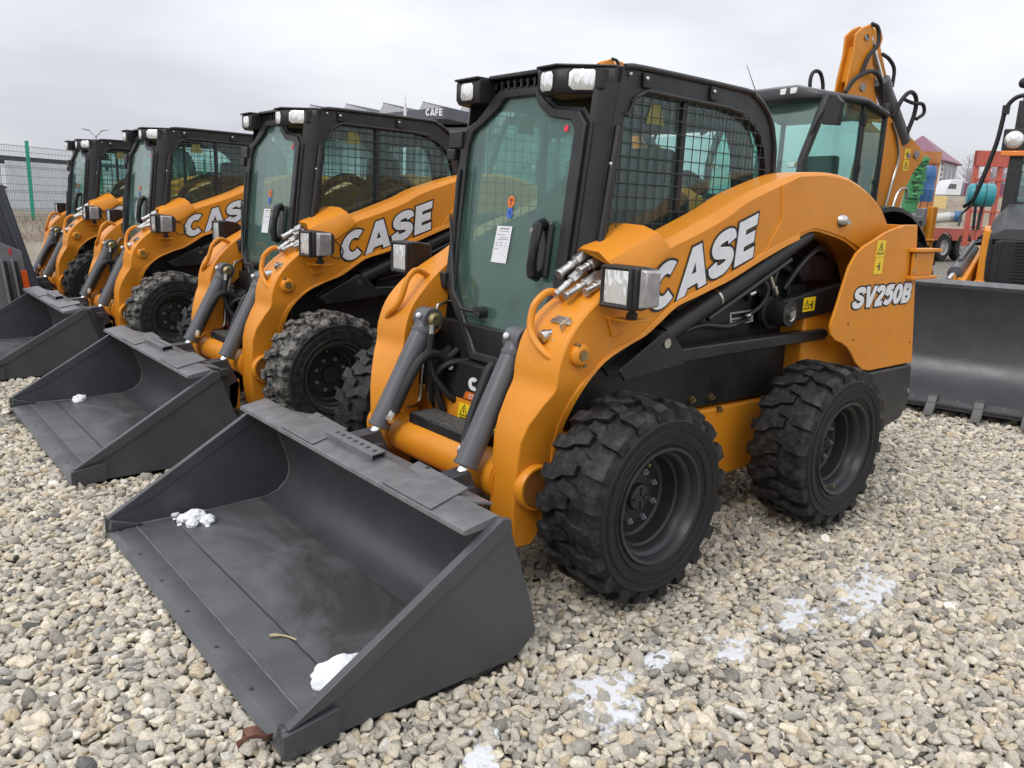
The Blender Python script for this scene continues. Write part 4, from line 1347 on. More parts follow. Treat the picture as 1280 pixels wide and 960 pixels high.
ground_sheet()

def stone_material():
    m = bpy.data.materials.new('river_gravel')
    m.use_nodes = True
    t = m.node_tree
    p = t.nodes['Principled BSDF']
    p.inputs['Roughness'].default_value = .72
    p.inputs['Specular IOR Level'].default_value = .35
    oi = t.nodes.new('ShaderNodeObjectInfo')
    r = t.nodes.new('ShaderNodeValToRGB')
    r.color_ramp.interpolation = 'LINEAR'
    pal = [(0, (0.336, 0.309, 0.258)), (.12, (0.511, 0.464, 0.375)), (.25, (0.431, 0.400, 0.340)), (.38, (0.669, 0.590, 0.451)), (.50, (0.297, 0.279, 0.241)), (.60, (0.601, 0.543, 0.440)), (.70, (0.472, 0.381, 0.251)),
           (.78, (0.718, 0.664, 0.552)), (.86, (0.193, 0.181, 0.160)), (.93, (0.567, 0.517, 0.422)), (.975, (0.092, 0.090, 0.087)), (1.0, (0.797, 0.758, 0.674))]
    e = r.color_ramp.elements
    e[0].position, e[0].color = 0, (*pal[0][1], 1)
    e[1].position, e[1].color = 1, (*pal[-1][1], 1)
    for q, c in pal[1:-1]:
        e.new(q).color = (*c, 1)
    co = t.nodes.new('ShaderNodeTexCoord')
    n = t.nodes.new('ShaderNodeTexNoise')
    n.noise_dimensions = '4D'
    n.inputs['Scale'].default_value = 3.0
    n.inputs['Detail'].default_value = 6
    mr = t.nodes.new('ShaderNodeMapRange')
    mr.inputs['From Min'].default_value = .3
    mr.inputs['From Max'].default_value = .7
    mr.inputs['To Min'].default_value = .74
    mr.inputs['To Max'].default_value = 1.16
    mx = t.nodes.new('ShaderNodeMix')
    mx.data_type = 'RGBA'
    mx.blend_type = 'MULTIPLY'
    mx.inputs[0].default_value = 1
    b = t.nodes.new('ShaderNodeBump')
    b.inputs['Strength'].default_value = .25
    b.inputs['Distance'].default_value = .08
    k = t.links.new
    k(oi.outputs['Random'], r.inputs['Fac'])
    k(co.outputs['Object'], n.inputs['Vector'])
    k(oi.outputs['Random'], n.inputs['W'])
    k(n.outputs['Fac'], mr.inputs['Value'])
    k(r.outputs[0], mx.inputs[6])
    k(mr.outputs[0], mx.inputs[7])
    k(mx.outputs[2], p.inputs['Base Color'])
    k(n.outputs['Fac'], b.inputs['Height'])
    k(b.outputs[0], p.inputs['Normal'])
    return m

def gravel_points():
    cx, cy = CAM_POS[0], CAM_POS[1]
    head = math.atan2(-math.cos(CAM_YAW) * 0 + math.sin(CAM_YAW + math.pi / 2), math.cos(CAM_YAW + math.pi / 2))
    out = []
    def ring(r0, r1, s, smin, smax, zlo, zhi, half=50, keep=1.0):
        n = int(r1 / s) + 2
        ax = np.arange(-n, n + 1) * s
        X, Y = np.meshgrid(ax, ax * .9)
        X = X + (np.arange(X.shape[0]) % 2)[:, None] * s * .5
        X = X.ravel() + NP.uniform(-.42, .42, X.size) * s
        Y = Y.ravel() + NP.uniform(-.42, .42, Y.size) * s
        r = np.hypot(X, Y)
        a = np.arctan2(Y, X) - head
        a = (a + np.pi) % (2 * np.pi) - np.pi
        k = (r >= r0) & (r < r1) & (np.abs(a) < math.radians(half)) & (NP.random(X.size) < keep)
        X, Y = X[k] + cx, Y[k] + cy
        sz = smin + (smax - smin) * NP.random(X.size) ** 2.0
        z = NP.uniform(zlo, zhi, X.size) - .009
        out.append(np.stack([X, Y, z, sz], 1))
    ring(.9, 6.2, .0240, .0135, .0275, -.021, -.009, half=64)
    ring(.9, 6.2, .045, .0165, .034, -.009, .001, half=64, keep=.8)
    ring(6.1, 11.0, .033, .017, .032, -.022, -.008)
    ring(6.2, 11.0, .075, .021, .040, -.006, .003, keep=.8)
    ring(10.8, 22.0, .075, .036, .062, -.026, -.008)
    P = np.concatenate(out)
    hide = np.zeros(len(P), bool)
    for dx, dy in ((0, 0), (-.010, -2.501), (.048, -5.240)):     # nothing under the buckets or the tyres' contact
        hide |= (P[:, 0] > .62 + dx) & (P[:, 0] < 1.44 + dx) & (np.abs(P[:, 1] - dy) < .885)
    return P[~hide]

def gravel():
    P = gravel_points()
    n = len(P)
    me = bpy.data.meshes.new('gravel')
    me.vertices.add(n)
    me.vertices.foreach_set('co', P[:, :3].astype(np.float32).ravel())
    at = me.attributes.new('size', 'FLOAT', 'POINT')
    at.data.foreach_set('value', P[:, 3].astype(np.float32))
    rot = np.stack([NP.normal(0, .42, n), NP.normal(0, .42, n), NP.uniform(0, 6.283, n)], 1).astype(np.float32)
    at = me.attributes.new('spin', 'FLOAT_VECTOR', 'POINT')
    at.data.foreach_set('vector', rot.ravel())
    NVAR = 14
    at = me.attributes.new('kind_index', 'INT', 'POINT')
    at.data.foreach_set('value', NP.integers(0, NVAR, n).astype(np.int32))
    o = bpy.data.objects.new('gravel', me)
    COL.objects.link(o)
    SM = stone_material()
    me.materials.append(SM)
    g = bpy.data.node_groups.new('gravel_scatter', 'GeometryNodeTree')
    g.interface.new_socket('Geometry', in_out='INPUT', socket_type='NodeSocketGeometry')
    g.interface.new_socket('Geometry', in_out='OUTPUT', socket_type='NodeSocketGeometry')
    N = g.nodes.new
    K = g.links.new
    gi, go = N('NodeGroupInput'), N('NodeGroupOutput')
    join = N('GeometryNodeJoinGeometry')
    chains = []
    for k in range(NVAR):
        ico = N('GeometryNodeMeshIcoSphere')
        ico.inputs['Radius'].default_value = 1.0
        ico.inputs['Subdivisions'].default_value = 2
        nz = N('ShaderNodeTexNoise')
        nz.noise_dimensions = '4D'
        nz.inputs['W'].default_value = k * 3.7
        nz.inputs['Scale'].default_value = .85 + .35 * RNG.random()
        nz.inputs['Detail'].default_value = 1.6
        vo = N('ShaderNodeTexVoronoi')
        vo.voronoi_dimensions = '4D'
        vo.inputs['W'].default_value = k * 2.3
        vo.inputs['Scale'].default_value = .9 + .4 * RNG.random()
        nm = N('GeometryNodeInputNormal')
        ma = N('ShaderNodeMath')
        ma.operation = 'MULTIPLY_ADD'
        ma.inputs[1].default_value = .95
        ma.inputs[2].default_value = -.475
        ma2 = N('ShaderNodeMath')
        ma2.operation = 'MULTIPLY_ADD'
        ma2.inputs[1].default_value = -.30
        vm = N('ShaderNodeVectorMath')
        vm.operation = 'SCALE'
        spn = N('GeometryNodeSetPosition')
        K(nz.outputs['Fac'], ma.inputs[0])
        K(vo.outputs['Distance'], ma2.inputs[0])
        K(ma.outputs[0], ma2.inputs[2])
        K(nm.outputs[0], vm.inputs[0])
        K(ma2.outputs[0], vm.inputs['Scale'])
        K(ico.outputs['Mesh'], spn.inputs['Geometry'])
        K(vm.outputs[0], spn.inputs['Offset'])
        rv = N('FunctionNodeRandomValue')
        rv.data_type = 'FLOAT_VECTOR'
        rv.inputs['Seed'].default_value = k * 11 + 3
        rv.inputs[0].default_value = (-.34, -.34, -.34)
        rv.inputs[1].default_value = (.34, .34, .34)
        sp2 = N('GeometryNodeSetPosition')
        hull = N('GeometryNodeConvexHull')
        sub = N('GeometryNodeSubdivisionSurface')
        sub.inputs['Level'].default_value = 2
        sub.inputs['Edge Crease'].default_value = RNG.uniform(.30, .62)
        K(spn.outputs[0], sp2.inputs['Geometry'])
        K(rv.outputs[0], sp2.inputs['Offset'])
        K(sp2.outputs[0], hull.inputs[0])
        K(hull.outputs[0], sub.inputs['Mesh'])
        tr = N('GeometryNodeTransform')
        a = RNG.uniform(.85, 1.35)
        b = RNG.uniform(.62, .95)
        tr.inputs['Scale'].default_value = (a, b, RNG.uniform(.40, .66))
        ss = N('GeometryNodeSetShadeSmooth')
        sm = N('GeometryNodeSetMaterial')
        sm.inputs['Material'].default_value = SM
        ti = N('GeometryNodeGeometryToInstance')
        K(sub.outputs[0], tr.inputs[0])
        K(tr.outputs[0], ss.inputs[0])
        K(ss.outputs[0], sm.inputs[0])
        K(sm.outputs[0], ti.inputs[0])
        chains.append(ti)
    for c in reversed(chains):
        K(c.outputs[0], join.inputs[0])
    m2p = N('GeometryNodeMeshToPoints')
    iop = N('GeometryNodeInstanceOnPoints')
    def attr(name, typ):
        a = N('GeometryNodeInputNamedAttribute')
        a.data_type = typ
        a.inputs['Name'].default_value = name
        return a
    asz, asp, aid = attr('size', 'FLOAT'), attr('spin', 'FLOAT_VECTOR'), attr('kind_index', 'INT')
    e2r = N('FunctionNodeEulerToRotation')
    K(gi.outputs[0], m2p.inputs[0])
    K(m2p.outputs[0], iop.inputs['Points'])
    K(join.outputs[0], iop.inputs['Instance'])
    iop.inputs['Pick Instance'].default_value = True
    K(aid.outputs['Attribute'], iop.inputs['Instance Index'])
    K(asp.outputs['Attribute'], e2r.inputs[0])
    K(e2r.outputs[0], iop.inputs['Rotation'])
    K(asz.outputs['Attribute'], iop.inputs['Scale'])
    K(iop.outputs[0], go.inputs[0])
    md = o.modifiers.new('scatter', 'NODES')
    md.node_group = g
    tag(o, 'pale mixed river gravel covering the whole yard', 'gravel', kind='stuff')
    return o
gravel()

# ================================================================ the row of skid loaders
SKID = make_loader()
GROUP = 'skid steer loaders parked in a row'
tag(SKID, 'nearest orange skid steer loader in front, with the whole SV250B panel in view', 'skid loader', GROUP)
def set_mat(o, m):
    o.data = o.data.copy()
    o.data.materials[0] = m

def walk(o):
    yield o
    for c in o.children:
        yield from walk(c)

def base_name(o):
    return o.name.split('.')[0]

ROW = [(-.010, -2.501, 'orange skid steer loader with a mud-caked front tyre, second in the row', True),
       (.048, -5.240, 'third skid steer loader in the row, its empty bucket cut off by the frame edge', True),
       (-.016, -7.964, 'farthest skid steer loader in the row, without a bucket, near the mesh fence', False)]
for k, (dx, dy, lab, bucket) in enumerate(ROW):
    c = copy_tree(SKID)
    c.location = (dx, dy, 0)
    tag(c, lab, 'skid loader', GROUP)
    if not bucket:
        gone = [d for ch in c.children if base_name(ch) == 'bucket' for d in walk(ch)]
        for d in gone[::-1]:
            bpy.data.objects.remove(d)
    if k < 2:
        for w in c.children:
            if base_name(w) == 'wheel' and abs(w.location.x) < .1 and w.location.y > 0:
                for t in w.children:
                    if base_name(t) == 'tyre':
                        set_mat(t, RUBBER_DUSTY)
                        t['label'] = 'tyre caked with pale dry mud'

# ================================================================ backhoe loaders behind the row (local origin under the middle of the bonnet front, facing +X)
def make_backhoe(narrow):
    root = empty('backhoe_loader')
    BB = BLACK
    # bonnet: black cap, grille, orange cheeks
    hood = MB()
    secs = []
    for x, w, zt, zs in ((0.0, .40, 1.43, 1.36), (-.06, .43, 1.47, 1.40), (-.5, .45, 1.60, 1.46), (-1.15, .48, 1.72, 1.52)):
        secs.append([(x, -w, zs - .10), (x, -w, zs), (x, -w + .10, zt), (x, w - .10, zt), (x, w, zs), (x, w, zs - .10)])
    hood.loft(secs)
    hood.build('bonnet', mat('dark_bonnet_plastic', (.05, .052, .056), .5, bump=.1), root, bevel=.015, smooth=40)
    MB().loft([[(.0, -.43, .55), (.0, -.41, 1.34), (.0, .41, 1.34), (.0, .43, .55)], [(-1.1, -.46, .55), (-1.1, -.46, 1.42), (-1.1, .46, 1.42), (-1.1, .46, .55)]]).build('bonnet_side', BB, root, bevel=.015)
    for s in (1, -1):
        MB().hexa([(.03, s * .39, .50), (.03, s * .47, .50), (-.35, s * .49, .50), (-.35, s * .43, .50)], [(-.02, s * .40, 1.40), (-.02, s * .46, 1.40), (-.30, s * .49, 1.44), (-.30, s * .43, 1.44)]).build('front_cheek', ORANGE, root, bevel=.012)
    gr = MB().box((.02, 0, .98), (.04, .66, .68)).build('grille_panel', BB, root, bevel=.01)
    for k in range(22):
        MB().box((.045, .06, .72 + k * .028), (.012, .50, .012)).build('grille_slat', BLACK_PAINT, gr, smooth=0)
    MB().box((.03, -.33, .95), (.05, .05, .72)).build('grille_edge', BB, root, bevel=.008)
    MB().box((-1.7, 0, .70), (3.6, .70, .36)).build('chassis', BLACK_PAINT, root, bevel=.02)
    # wheels
    for x, y, r, w in ((-.45, .80, .46, .30), (-2.35, .84, .66, .42)):
        for s in (1, -1):
            t = MB().lathe([(r * .56, -w / 2), (r * .80, -w / 2), (r * .93, -w * .46), (r * .95, 0), (r * .93, w * .46), (r * .80, w / 2), (r * .56, w / 2)], n=36)
            for k in range(16):
                a = 2 * math.pi * k / 16
                for side in (1, -1):
                    c = a + (.2 if side > 0 else 0)
                    pt = lambda rr, q, yy: (rr * math.cos(q), yy, rr * math.sin(q))
                    t.loft([[pt(r * .9, c - .09, side * w * .48), pt(r, c - .08, side * w * .48), pt(r, c + .08, side * w * .48), pt(r * .9, c + .09, side * w * .48)],
                            [pt(r * .9, c + .12, -side * .02), pt(r, c + .13, -side * .02), pt(r, c + .25, -side * .02), pt(r * .9, c + .26, -side * .02)]])
            tw = t.build('wheel', RUBBER, root, smooth=30)
            tw.location = (x, s * y, r - .01)
            MB().lathe([(r * .58, s * w * .44), (r * .52, s * w * .40), (r * .45, s * w * .2), (r * .2, s * w * .18), (.001, s * w * .18)], n=30).build('rim', RIM, tw)
    for s in (1, -1):
        arcp = [(-1.98 + .86 * math.cos(math.radians(a)), .74 + .86 * math.sin(math.radians(a))) for a in range(-8, 150, 12)][::-1]
        f = MB().loft([[(x, s * .62, z), (x, s * 1.04, z), (x, s * 1.06, z - .05), (x, s * .62, z - .05)] for x, z in arcp])
        f.build('rear_fender', mat('black_fender_plastic', (.02, .02, .022), .45), root, bevel=.008, smooth=40)
    # cab
    cab = MB()
    for s in (1, -1):
        cab.tube([V(-.80, s * .66, 1.25), V(-.84, s * .67, 2.03), V(-1.10, s * .69, 2.70)], [.045, .045, .05], 10)
        cab.box((-1.71, s * .70, 1.98), (.06, .05, 1.46))
        cab.box((-2.10, s * .70, 1.98), (.05, .05, 1.46))
        cab.box((-1.45, s * .70, 1.22), (1.35, .05, .10))
    cab.box((-.82, 0, 1.55), (.05, 1.3, .25)).box((-2.10, 0, 1.4), (.05, 1.36, .4)).box((-1.45, 0, 1.18), (1.3, 1.36, .06))
    cb = cab.build('cab_frame', BB, root, bevel=.01)
    plan = [(-.92, 0), (-.94, .40), (-1.02, .62), (-1.14, .75), (-1.7, .77), (-2.10, .76), (-2.17, .70), (-2.18, 0), (-2.17, -.70), (-2.10, -.76), (-1.7, -.77), (-1.14, -.75), (-1.02, -.62), (-.94, -.40)]
    def lay(k, z, edge):
        return [(-1.55 + (x + 1.55) * k, y * k, z - edge * max(0, abs(y) - .4) - (.10 if x < -1.9 else 0)) for x, y in plan]
    MB().loft([lay(.94, 2.655, .0), lay(.99, 2.68, .05), lay(1.0, 2.74, .12), lay(.97, 2.80, .2), lay(.80, 2.835, .2), lay(.5, 2.85, .1)]).build('cab_roof', mat('grey_cab_roof', (.035, .036, .039), .40, bump=.08), root, bevel=.01, smooth=50)
    for y in (.24, .375, -.24, -.375):
        MB().box((-.945, y, 2.755), (.03, .075, .062)).build('roof_work_lamp', LENS, root, bevel=.006)
    def pane(nm, pts):
        a = [Vector(p) for p in pts]
        n = (a[1] - a[0]).cross(a[2] - a[0]).normalized() * .004
        MB().loft([[p + n for p in a], [p - n for p in a]]).build(nm, TEAL_GLASS, cb, smooth=0)
    pane('windscreen', [(-.80, -.62, 1.66), (-.80, .62, 1.66), (-.84, .63, 2.03), (-1.09, .65, 2.66), (-1.09, -.65, 2.66), (-.84, -.63, 2.03)])
    pane('rear_window', [(-2.11, -.66, 1.6), (-2.11, .66, 1.6), (-2.11, .66, 2.62), (-2.11, -.66, 2.62)])
    for s in (1, -1):
        pane('door_window', [(-.86, s * .68, 1.30), (-1.67, s * .70, 1.28), (-1.67, s * .70, 2.65), (-1.12, s * .69, 2.65), (-.88, s * .68, 2.03)])
        pane('quarter_window', [(-1.75, s * .70, 1.28), (-2.07, s * .70, 1.28), (-2.07, s * .70, 2.62), (-1.75, s * .70, 2.65)])
        MB().box((-1.70, s * .735, 1.99), (.03, .03, .08)).box((-1.70, s * .735, 2.50), (.04, .03, .12)).build('door_hinge', BLACK_PAINT, cb, bevel=.004)
        # mirror on its bent arm
        m = MB().loft([[(-.93 + d, s * .84, 2.38), (-1.0 + d, s * .97, 2.37), (-1.01 + d, s * .98, 2.60), (-.98 + d, s * .92, 2.67), (-.94 + d, s * .85, 2.60)] for d in (0, .06)])
        m.tube(smooth_path([(-.90, s * .69, 2.28), (-.93, s * .78, 2.50), (-.98, s * .88, 2.62), (-1.03, s * .93, 2.60)], 5), .011, 8)
        m.build('side_mirror', BB, root, bevel=.01)
        MB().box((-.86, s * .53, 1.985), (.05, .10, .055)).build('cab_marker_lamp', LENS, cb, bevel=.006)
        MB().box((-.86, s * .63, 1.985), (.05, .06, .06)).build('cab_indicator', AMBER, cb, bevel=.006)
        # grab rail and front lamp on a bracket
        if not narrow:
            continue
        MB().tube(smooth_path([(-1.02, s * .76, 1.62), (-.92, s * .70, 1.66), (-.90, s * .66, 1.75), (-.90, s * .56, 2.215), (-.90, s * .53, 2.52), (-.90, s * .47, 2.63), (-.90, s * .38, 2.66), (-.95, s * .30, 2.66)], 5), .021, 10).box((-.90, s * .525, 2.53), (.07, .06, .08)).build('grab_rail', BB, root)
        MB().ball((-.90, s * .41, 2.77), .05, 12, 8).cyl((-.90, s * .41, 2.77), (-.92, s * .36, 2.66), .012, n=8).build('rail_mirror', BB, root)
        MB().hexa([(-.85, s * .305, 1.40), (-.85, s * .42, 1.40), (-.75, s * .42, 1.40), (-.75, s * .305, 1.40)], [(-.90, s * .305, 2.60), (-.90, s * .42, 2.60), (-.80, s * .42, 2.60), (-.80, s * .305, 2.60)]).build('cab_post', BB, root, bevel=.008)
        MB().box((-.79, s * .405, 2.24), (.07, .19, .20)).build('lamp_mount', BB, root, bevel=.01)
        MB().lathe([(.001, .035), (.05, .032), (.072, .022), (.080, .010), (.083, 0)], (-.755, s * .405, 2.24), 'x', 24).build('round_lamp', LENS, root)
        MB().box((-.775, s * .395, 2.115), (.08, .20, .05)).build('cab_indicator', AMBER, root, bevel=.008)
    # seat and steering wheel
    MB().box((-1.75, 0, 1.50), (.5, .5, .14)).box((-1.98, 0, 1.85), (.12, .48, .62)).build('seat', FABRIC, cb, bevel=.03)
    sw = [V(-1.32 + .10 * math.sin(a), -.30 + .19 * math.cos(a), 2.02 + .15 * math.sin(a)) for a in [k * math.pi / 12 for k in range(25)]]
    MB().tube(sw, .014, 8).tube([sw[0], sw[12]], .011, 6).tube([sw[6], V(-1.32, -.30, 2.02), V(-1.2, -.30, 1.5)], .014, 8).build('steering_wheel', BB, cb)
    MB().tube([V(-1.02, .02, 1.6), V(-1.03, .02, 2.02)], .008, 6).box((-1.03, .05, 2.03), (.03, .07, .03)).build('wiper', BB, cb)
    MB().tube([V(-1.0, -.20, 2.80), V(-.96, -.34, 3.10)], [.006, .003], 6).build('aerial', BB, root)
    # loader arms, cylinders and front bucket
    for s in (1, -1):
        a = MB().prism([(-1.1, 1.22), (-.9, 1.24), (.35, .98), (.80, .58), (.72, .48), (.25, .80), (-1.1, 1.0)], 'y', s * .50, s * .60).build('loader_arm', ORANGE, root, bevel=.012)
        MB().cyl((-.75, s * .60, 1.19), (.34, s * .60, 1.015), .062, n=18).cyl((-.75, s * .60, 1.27), (.10, s * .60, 1.12), .022, n=10).build('bucket_cylinder', GUN, root)
        MB().cyl((.34, s * .60, 1.015), (.68, s * .60, .96), .032, n=14).build('cylinder_rod', MATS['chrome_rod'], root)
        MB().box((-.02, s * .43, .80), (.10, .09, .30)).build('arm_stop', ORANGE, root, bevel=.008)
    W2 = 1.22
    pin = [(1.60, .085), (1.30, .075), (1.06, .12), (.92, .22), (.86, .36), (.86, .58), (.93, .84), (1.02, .96)]
    pout = [(1.00, .985), (.86, .97), (.80, .88), (.80, .58), (.80, .34), (.87, .17), (1.03, .06), (1.30, .035), (1.60, .05)]
    bb = MB().prism(pin + pout, 'y', -W2, W2)
    for s in (1, -1):
        bb.prism([(1.60, .055), (1.60, .10), (1.34, .42), (1.02, .97), (.84, .90), (.80, .58), (.80, .34), (.87, .17), (1.03, .06)], 'y', s * (W2 - .02), s * W2)
    bk = bb.build('front_bucket', BUCKET, root, bevel=.006)
    MB().prism([(1.60, .052), (1.60, .092), (1.36, .088), (1.36, .078)], 'y', -W2 + .02, W2 - .02).build('cutting_edge', MATS['rubbed_edge_paint'], bk, smooth=0)
    MB().prism([(1.025, .965), (.93, .845), (.90, .985), (.985, 1.0)], 'y', -W2 + .02, W2 - .02).build('bucket_top_lip', MATS['worn_sheen_bucket_paint'], bk, bevel=.004)
    for k in range(8):
        y = -1.12 + k * .32
        t = MB().prism([(1.76, .02), (1.64, .055), (1.55, .13), (1.42, .135), (1.42, .095), (1.58, .09), (1.60, .05), (1.64, .015)], 'y', y - .035, y + .035)
        t.build('bucket_tooth', mat('worn_tooth_steel', (.11, .108, .10), .45, metal=.5), bk, bevel=.006)
        if k < 7:
            MB().lathe([(.001, .012), (.018, .010), (.026, 0)], (1.40, y + .16, .088), 'z', 12).build('edge_bolt', BUCKET, bk)
    # backhoe: king post, folded boom, dipper, cylinders, hoses
    bp = [(-2.93, 2.70), (-3.03, 2.655), (-3.21, 2.58), (-3.52, 2.45), (-3.70, 2.36), (-3.80, 2.28), (-3.74, 2.18), (-3.608, 2.06), (-3.50, 1.88), (-3.443, 1.706), (-3.36, 1.2), (-2.75, 1.2), (-2.80, 2.0)]
    bo = MB()
    for y0, y1 in ((-.17, -.14), (.14, .17)):
        bo.prism(bp, 'y', y0, y1)
    bo.box((-3.66, 0, 2.28), (.16, .30, .14))
    bm_ = bo.build('boom', ORANGE_OLD if False else ORANGE, root, bevel=.012)
    MB().prism([(-3.0, 2.2), (-3.58, 2.30), (-3.55, 2.1), (-3.40, 1.75), (-3.30, 1.2), (-3.0, 1.2)], 'y', -.12, .10).build('boom_core', BLACK_PAINT, bm_, bevel=.01)
    MB().cyl((-3.60, .16, 2.28), (-3.60, .19, 2.28), .05, n=18).cyl((-3.45, .16, 2.25), (-3.45, .18, 2.25), .03, n=14).build('boom_pin', DULL_STEEL, bm_)
    MB().tube(smooth_path([(-3.0, .19, 2.62), (-3.13, .19, 2.45), (-3.22, .19, 2.2), (-3.15, .19, 1.9), (-3.08, .19, 1.6)], 5), .016, 8).build('steel_pipe', STEEL, bm_)
    decal(bm_, (-3.36, .171, 2.07), (-1, 0, 0), (0, 0, 1), (0, 1, 0), .12, .13, [('tri', .5, .5, .8)])
    decal(bm_, (-3.36, .171, 2.21), (-1, 0, 0), (0, 0, 1), (0, 1, 0), .12, .13, [('man', .5, .5, .8)])
    st = MB()
    for y0, y1 in ((.0, .03), (.13, .16)):
        st.prism([(-2.06, 2.6), (-2.09, 3.03), (-2.143, 3.3), (-2.142, 3.515), (-2.25, 3.60), (-2.38, 3.655), (-2.46, 3.62), (-2.50, 3.30), (-2.62, 2.95), (-2.85, 2.6)], 'y', y0, y1)
    st.prism([(-2.16, 3.0), (-2.22, 3.4), (-2.40, 3.4), (-2.55, 2.9)], 'y', .01, .14)
    sk = st.build('dipper', ORANGE, root, bevel=.012)
    MB().prism([(-2.52, 3.60), (-2.60, 3.66), (-2.69, 3.65), (-2.75, 3.56), (-2.72, 3.46), (-2.98, 3.05), (-2.84, 3.0), (-2.55, 3.45)], 'y', -.09, .09).build('dipper_link', ORANGE, sk, bevel=.01)
    MB().lathe([(.035, .175), (.035, .165), (.02, .165), (.001, .17)], (-2.33, 0, 3.50), 'y', 16).cyl((-2.37, .16, 2.96), (-2.37, .18, 2.96), .045, n=16).build('dipper_pin', DULL_STEEL, sk)
    MB().cyl((-2.80, .12, 3.02), (-3.36, .12, 2.42), .10, n=20).cyl((-2.75, .12, 3.08), (-2.83, .12, 2.99), .112, n=20).build('boom_cylinder', GUN, root, bevel=.004)
    MB().cyl((-2.44, .12, 3.52), (-2.78, .12, 3.05), .045, n=14).build('cylinder_rod', MATS['chrome_rod'], root)
    for pts, r in (([(-2.0, .22, 2.86), (-2.12, .24, 3.02), (-2.38, .24, 3.13), (-2.60, .22, 3.08), (-2.74, .2, 2.86), (-2.76, .2, 2.74)], .026),
                   ([(-2.30, .18, 3.10), (-2.38, .19, 3.30), (-2.52, .19, 3.45), (-2.50, .18, 3.62), (-2.40, .16, 3.66)], .024),
                   ([(-1.78, -.1, 2.86), (-1.77, -.1, 3.02), (-1.82, -.1, 3.10), (-1.92, -.1, 3.10), (-1.99, -.1, 3.0), (-2.02, -.1, 2.84)], .022),
                   ([(-2.66, .17, 3.36), (-2.80, .17, 3.32), (-2.92, .17, 3.22), (-2.94, .16, 3.02)], .022),
                   ([(-2.98, .2, 2.68), (-3.05, .24, 2.88), (-3.17, .26, 2.98), (-3.30, .26, 2.92), (-3.34, .24, 2.74), (-3.30, .2, 2.50)], .026),
                   ([(-3.08, .22, 2.90), (-3.25, .26, 2.86), (-3.42, .28, 2.86), (-3.47, .28, 2.76), (-3.36, .26, 2.68)], .022)):
        MB().tube(smooth_path(pts, 6), r, 8).build('hydraulic_hose', HOSE, root)
    # stabiliser posts, tail lamps, rear ladder rail
    for s in (1, -1):
        MB().box((-2.90, s * .92, 1.05), (.10, .09, 1.15)).box((-2.90, s * .92, 1.24), (.12, .12, .03)).build('stabiliser', ORANGE, root, bevel=.01)
        MB().tube(smooth_path([(-2.28, s * .82, 1.56), (-2.33, s * .82, 1.72), (-2.40, s * .82, 1.80), (-2.50, s * .82, 1.80), (-2.53, s * .82, 1.70)], 4), .014, 8).build('fender_rail', STEEL, root)
        MB().box((-2.70, s * .92, 1.50), (.07, .10, .20)).box((-2.62, s * .92, 1.48), (.05, .12, .06)).build('lever_block', DULL_STEEL, root, bevel=.006)
        MB().cyl((-2.05, s * .70, 1.62), (-2.08, s * .70, 2.05), .022, n=8).box((-2.07, s * .71, 1.86), (.06, .05, .05)).build('gas_strut', BLACK_PAINT, cb)
    MB().box((-3.05, 0, .95), (.4, 1.0, .5)).build('rear_frame', BLACK_PAINT, root, bevel=.02)
    if narrow:
        for ch in list(root.children):
            if base_name(ch) in ('cab_frame', 'cab_roof', 'roof_work_lamp'):
                ch.scale.y = .56
            if base_name(ch) in ('rear_fender', 'side_mirror', 'fender_rail', 'stabiliser', 'lever_block'):
                bpy.data.objects.remove(ch)
            elif base_name(ch) == 'wheel' and ch.location.x < -1:
                ch.location.y *= .62
    return root

HOE = make_backhoe(False)
HG = 'backhoe loaders parked behind the row'
HOE.location = (-4.91, -2.88, 0)
HOE.rotation_euler.z = math.radians(-8)
tag(HOE, 'orange backhoe loader right behind the nearest skid loader, its boom folded above the roof', 'backhoe loader', HG)
NARROW = make_backhoe(True)
NARROW.location = (-5.83, .19, 0)
NARROW.rotation_euler.z = math.radians(15)
tag(NARROW, 'backhoe loader at the right edge with its toothed black bucket on the gravel', 'backhoe loader', HG)
c = copy_tree(HOE)
c.location = (-4.70, -6.80, 0)
c.rotation_euler.z = math.radians(-8)
tag(c, 'backhoe loader hidden behind the nearest cab, only its boom tip above the roof', 'backhoe loader', HG)

# ================================================================ background placed by bearing: at(u, v, D) is the point D metres away (level) seen at pixel (u, v) of the 1280-wide photo
_M = cam.matrix_world.to_3x3()
def at(u, v, D):
    r = _M @ Vector(((u - 640) / CAM_F, -(v - 480) / CAM_F, -1))
    r = r / math.hypot(r.x, r.y)
    return Vector(CAM_POS) + r * D

# ---- raised ground at the back
def bank(name, pts, m):
    """pts: rows of (front, back) xyz; a strip of terrain with uneven surface"""
    me = MB()
    rows = []
    for a, b in pts:
        row = []
        for k in range(7):
            t = k / 6
            p = Vector(a).lerp(Vector(b), t)
            z = a[2] + (b[2] - a[2]) * (3 * t * t - 2 * t ** 3) + RNG.uniform(-.05, .05) * (1 if 0 < k < 6 else 0)
            row.append((p.x + RNG.uniform(-.1, .1), p.y + RNG.uniform(-.1, .1), z))
        rows.append(row)
    n = 7
    vs = [p for r in rows for p in r]
    fs = [(i * n + k, i * n + k + 1, (i + 1) * n + k + 1, (i + 1) * n + k) for i in range(len(rows) - 1) for k in range(n - 1)]
    me.add(vs, fs)
    return structure(me.build(name, m, smooth=180))
DIRT = mat('dry_brown_earth', (.17, .135, .095), .9, col2=(.26, .225, .175), scale=1.2, detail=8, bump=.6, bscale=8)
def line(p, q, n):
    return [Vector(p).lerp(Vector(q), k / (n - 1)) for k in range(n)]
FA, FB = V(3.6, -17.7, 0), V(-16.0, -32.2, 0)      # the fence line
FD = (FB - FA).normalized()
FN = V(FD.y, -FD.x, 0)
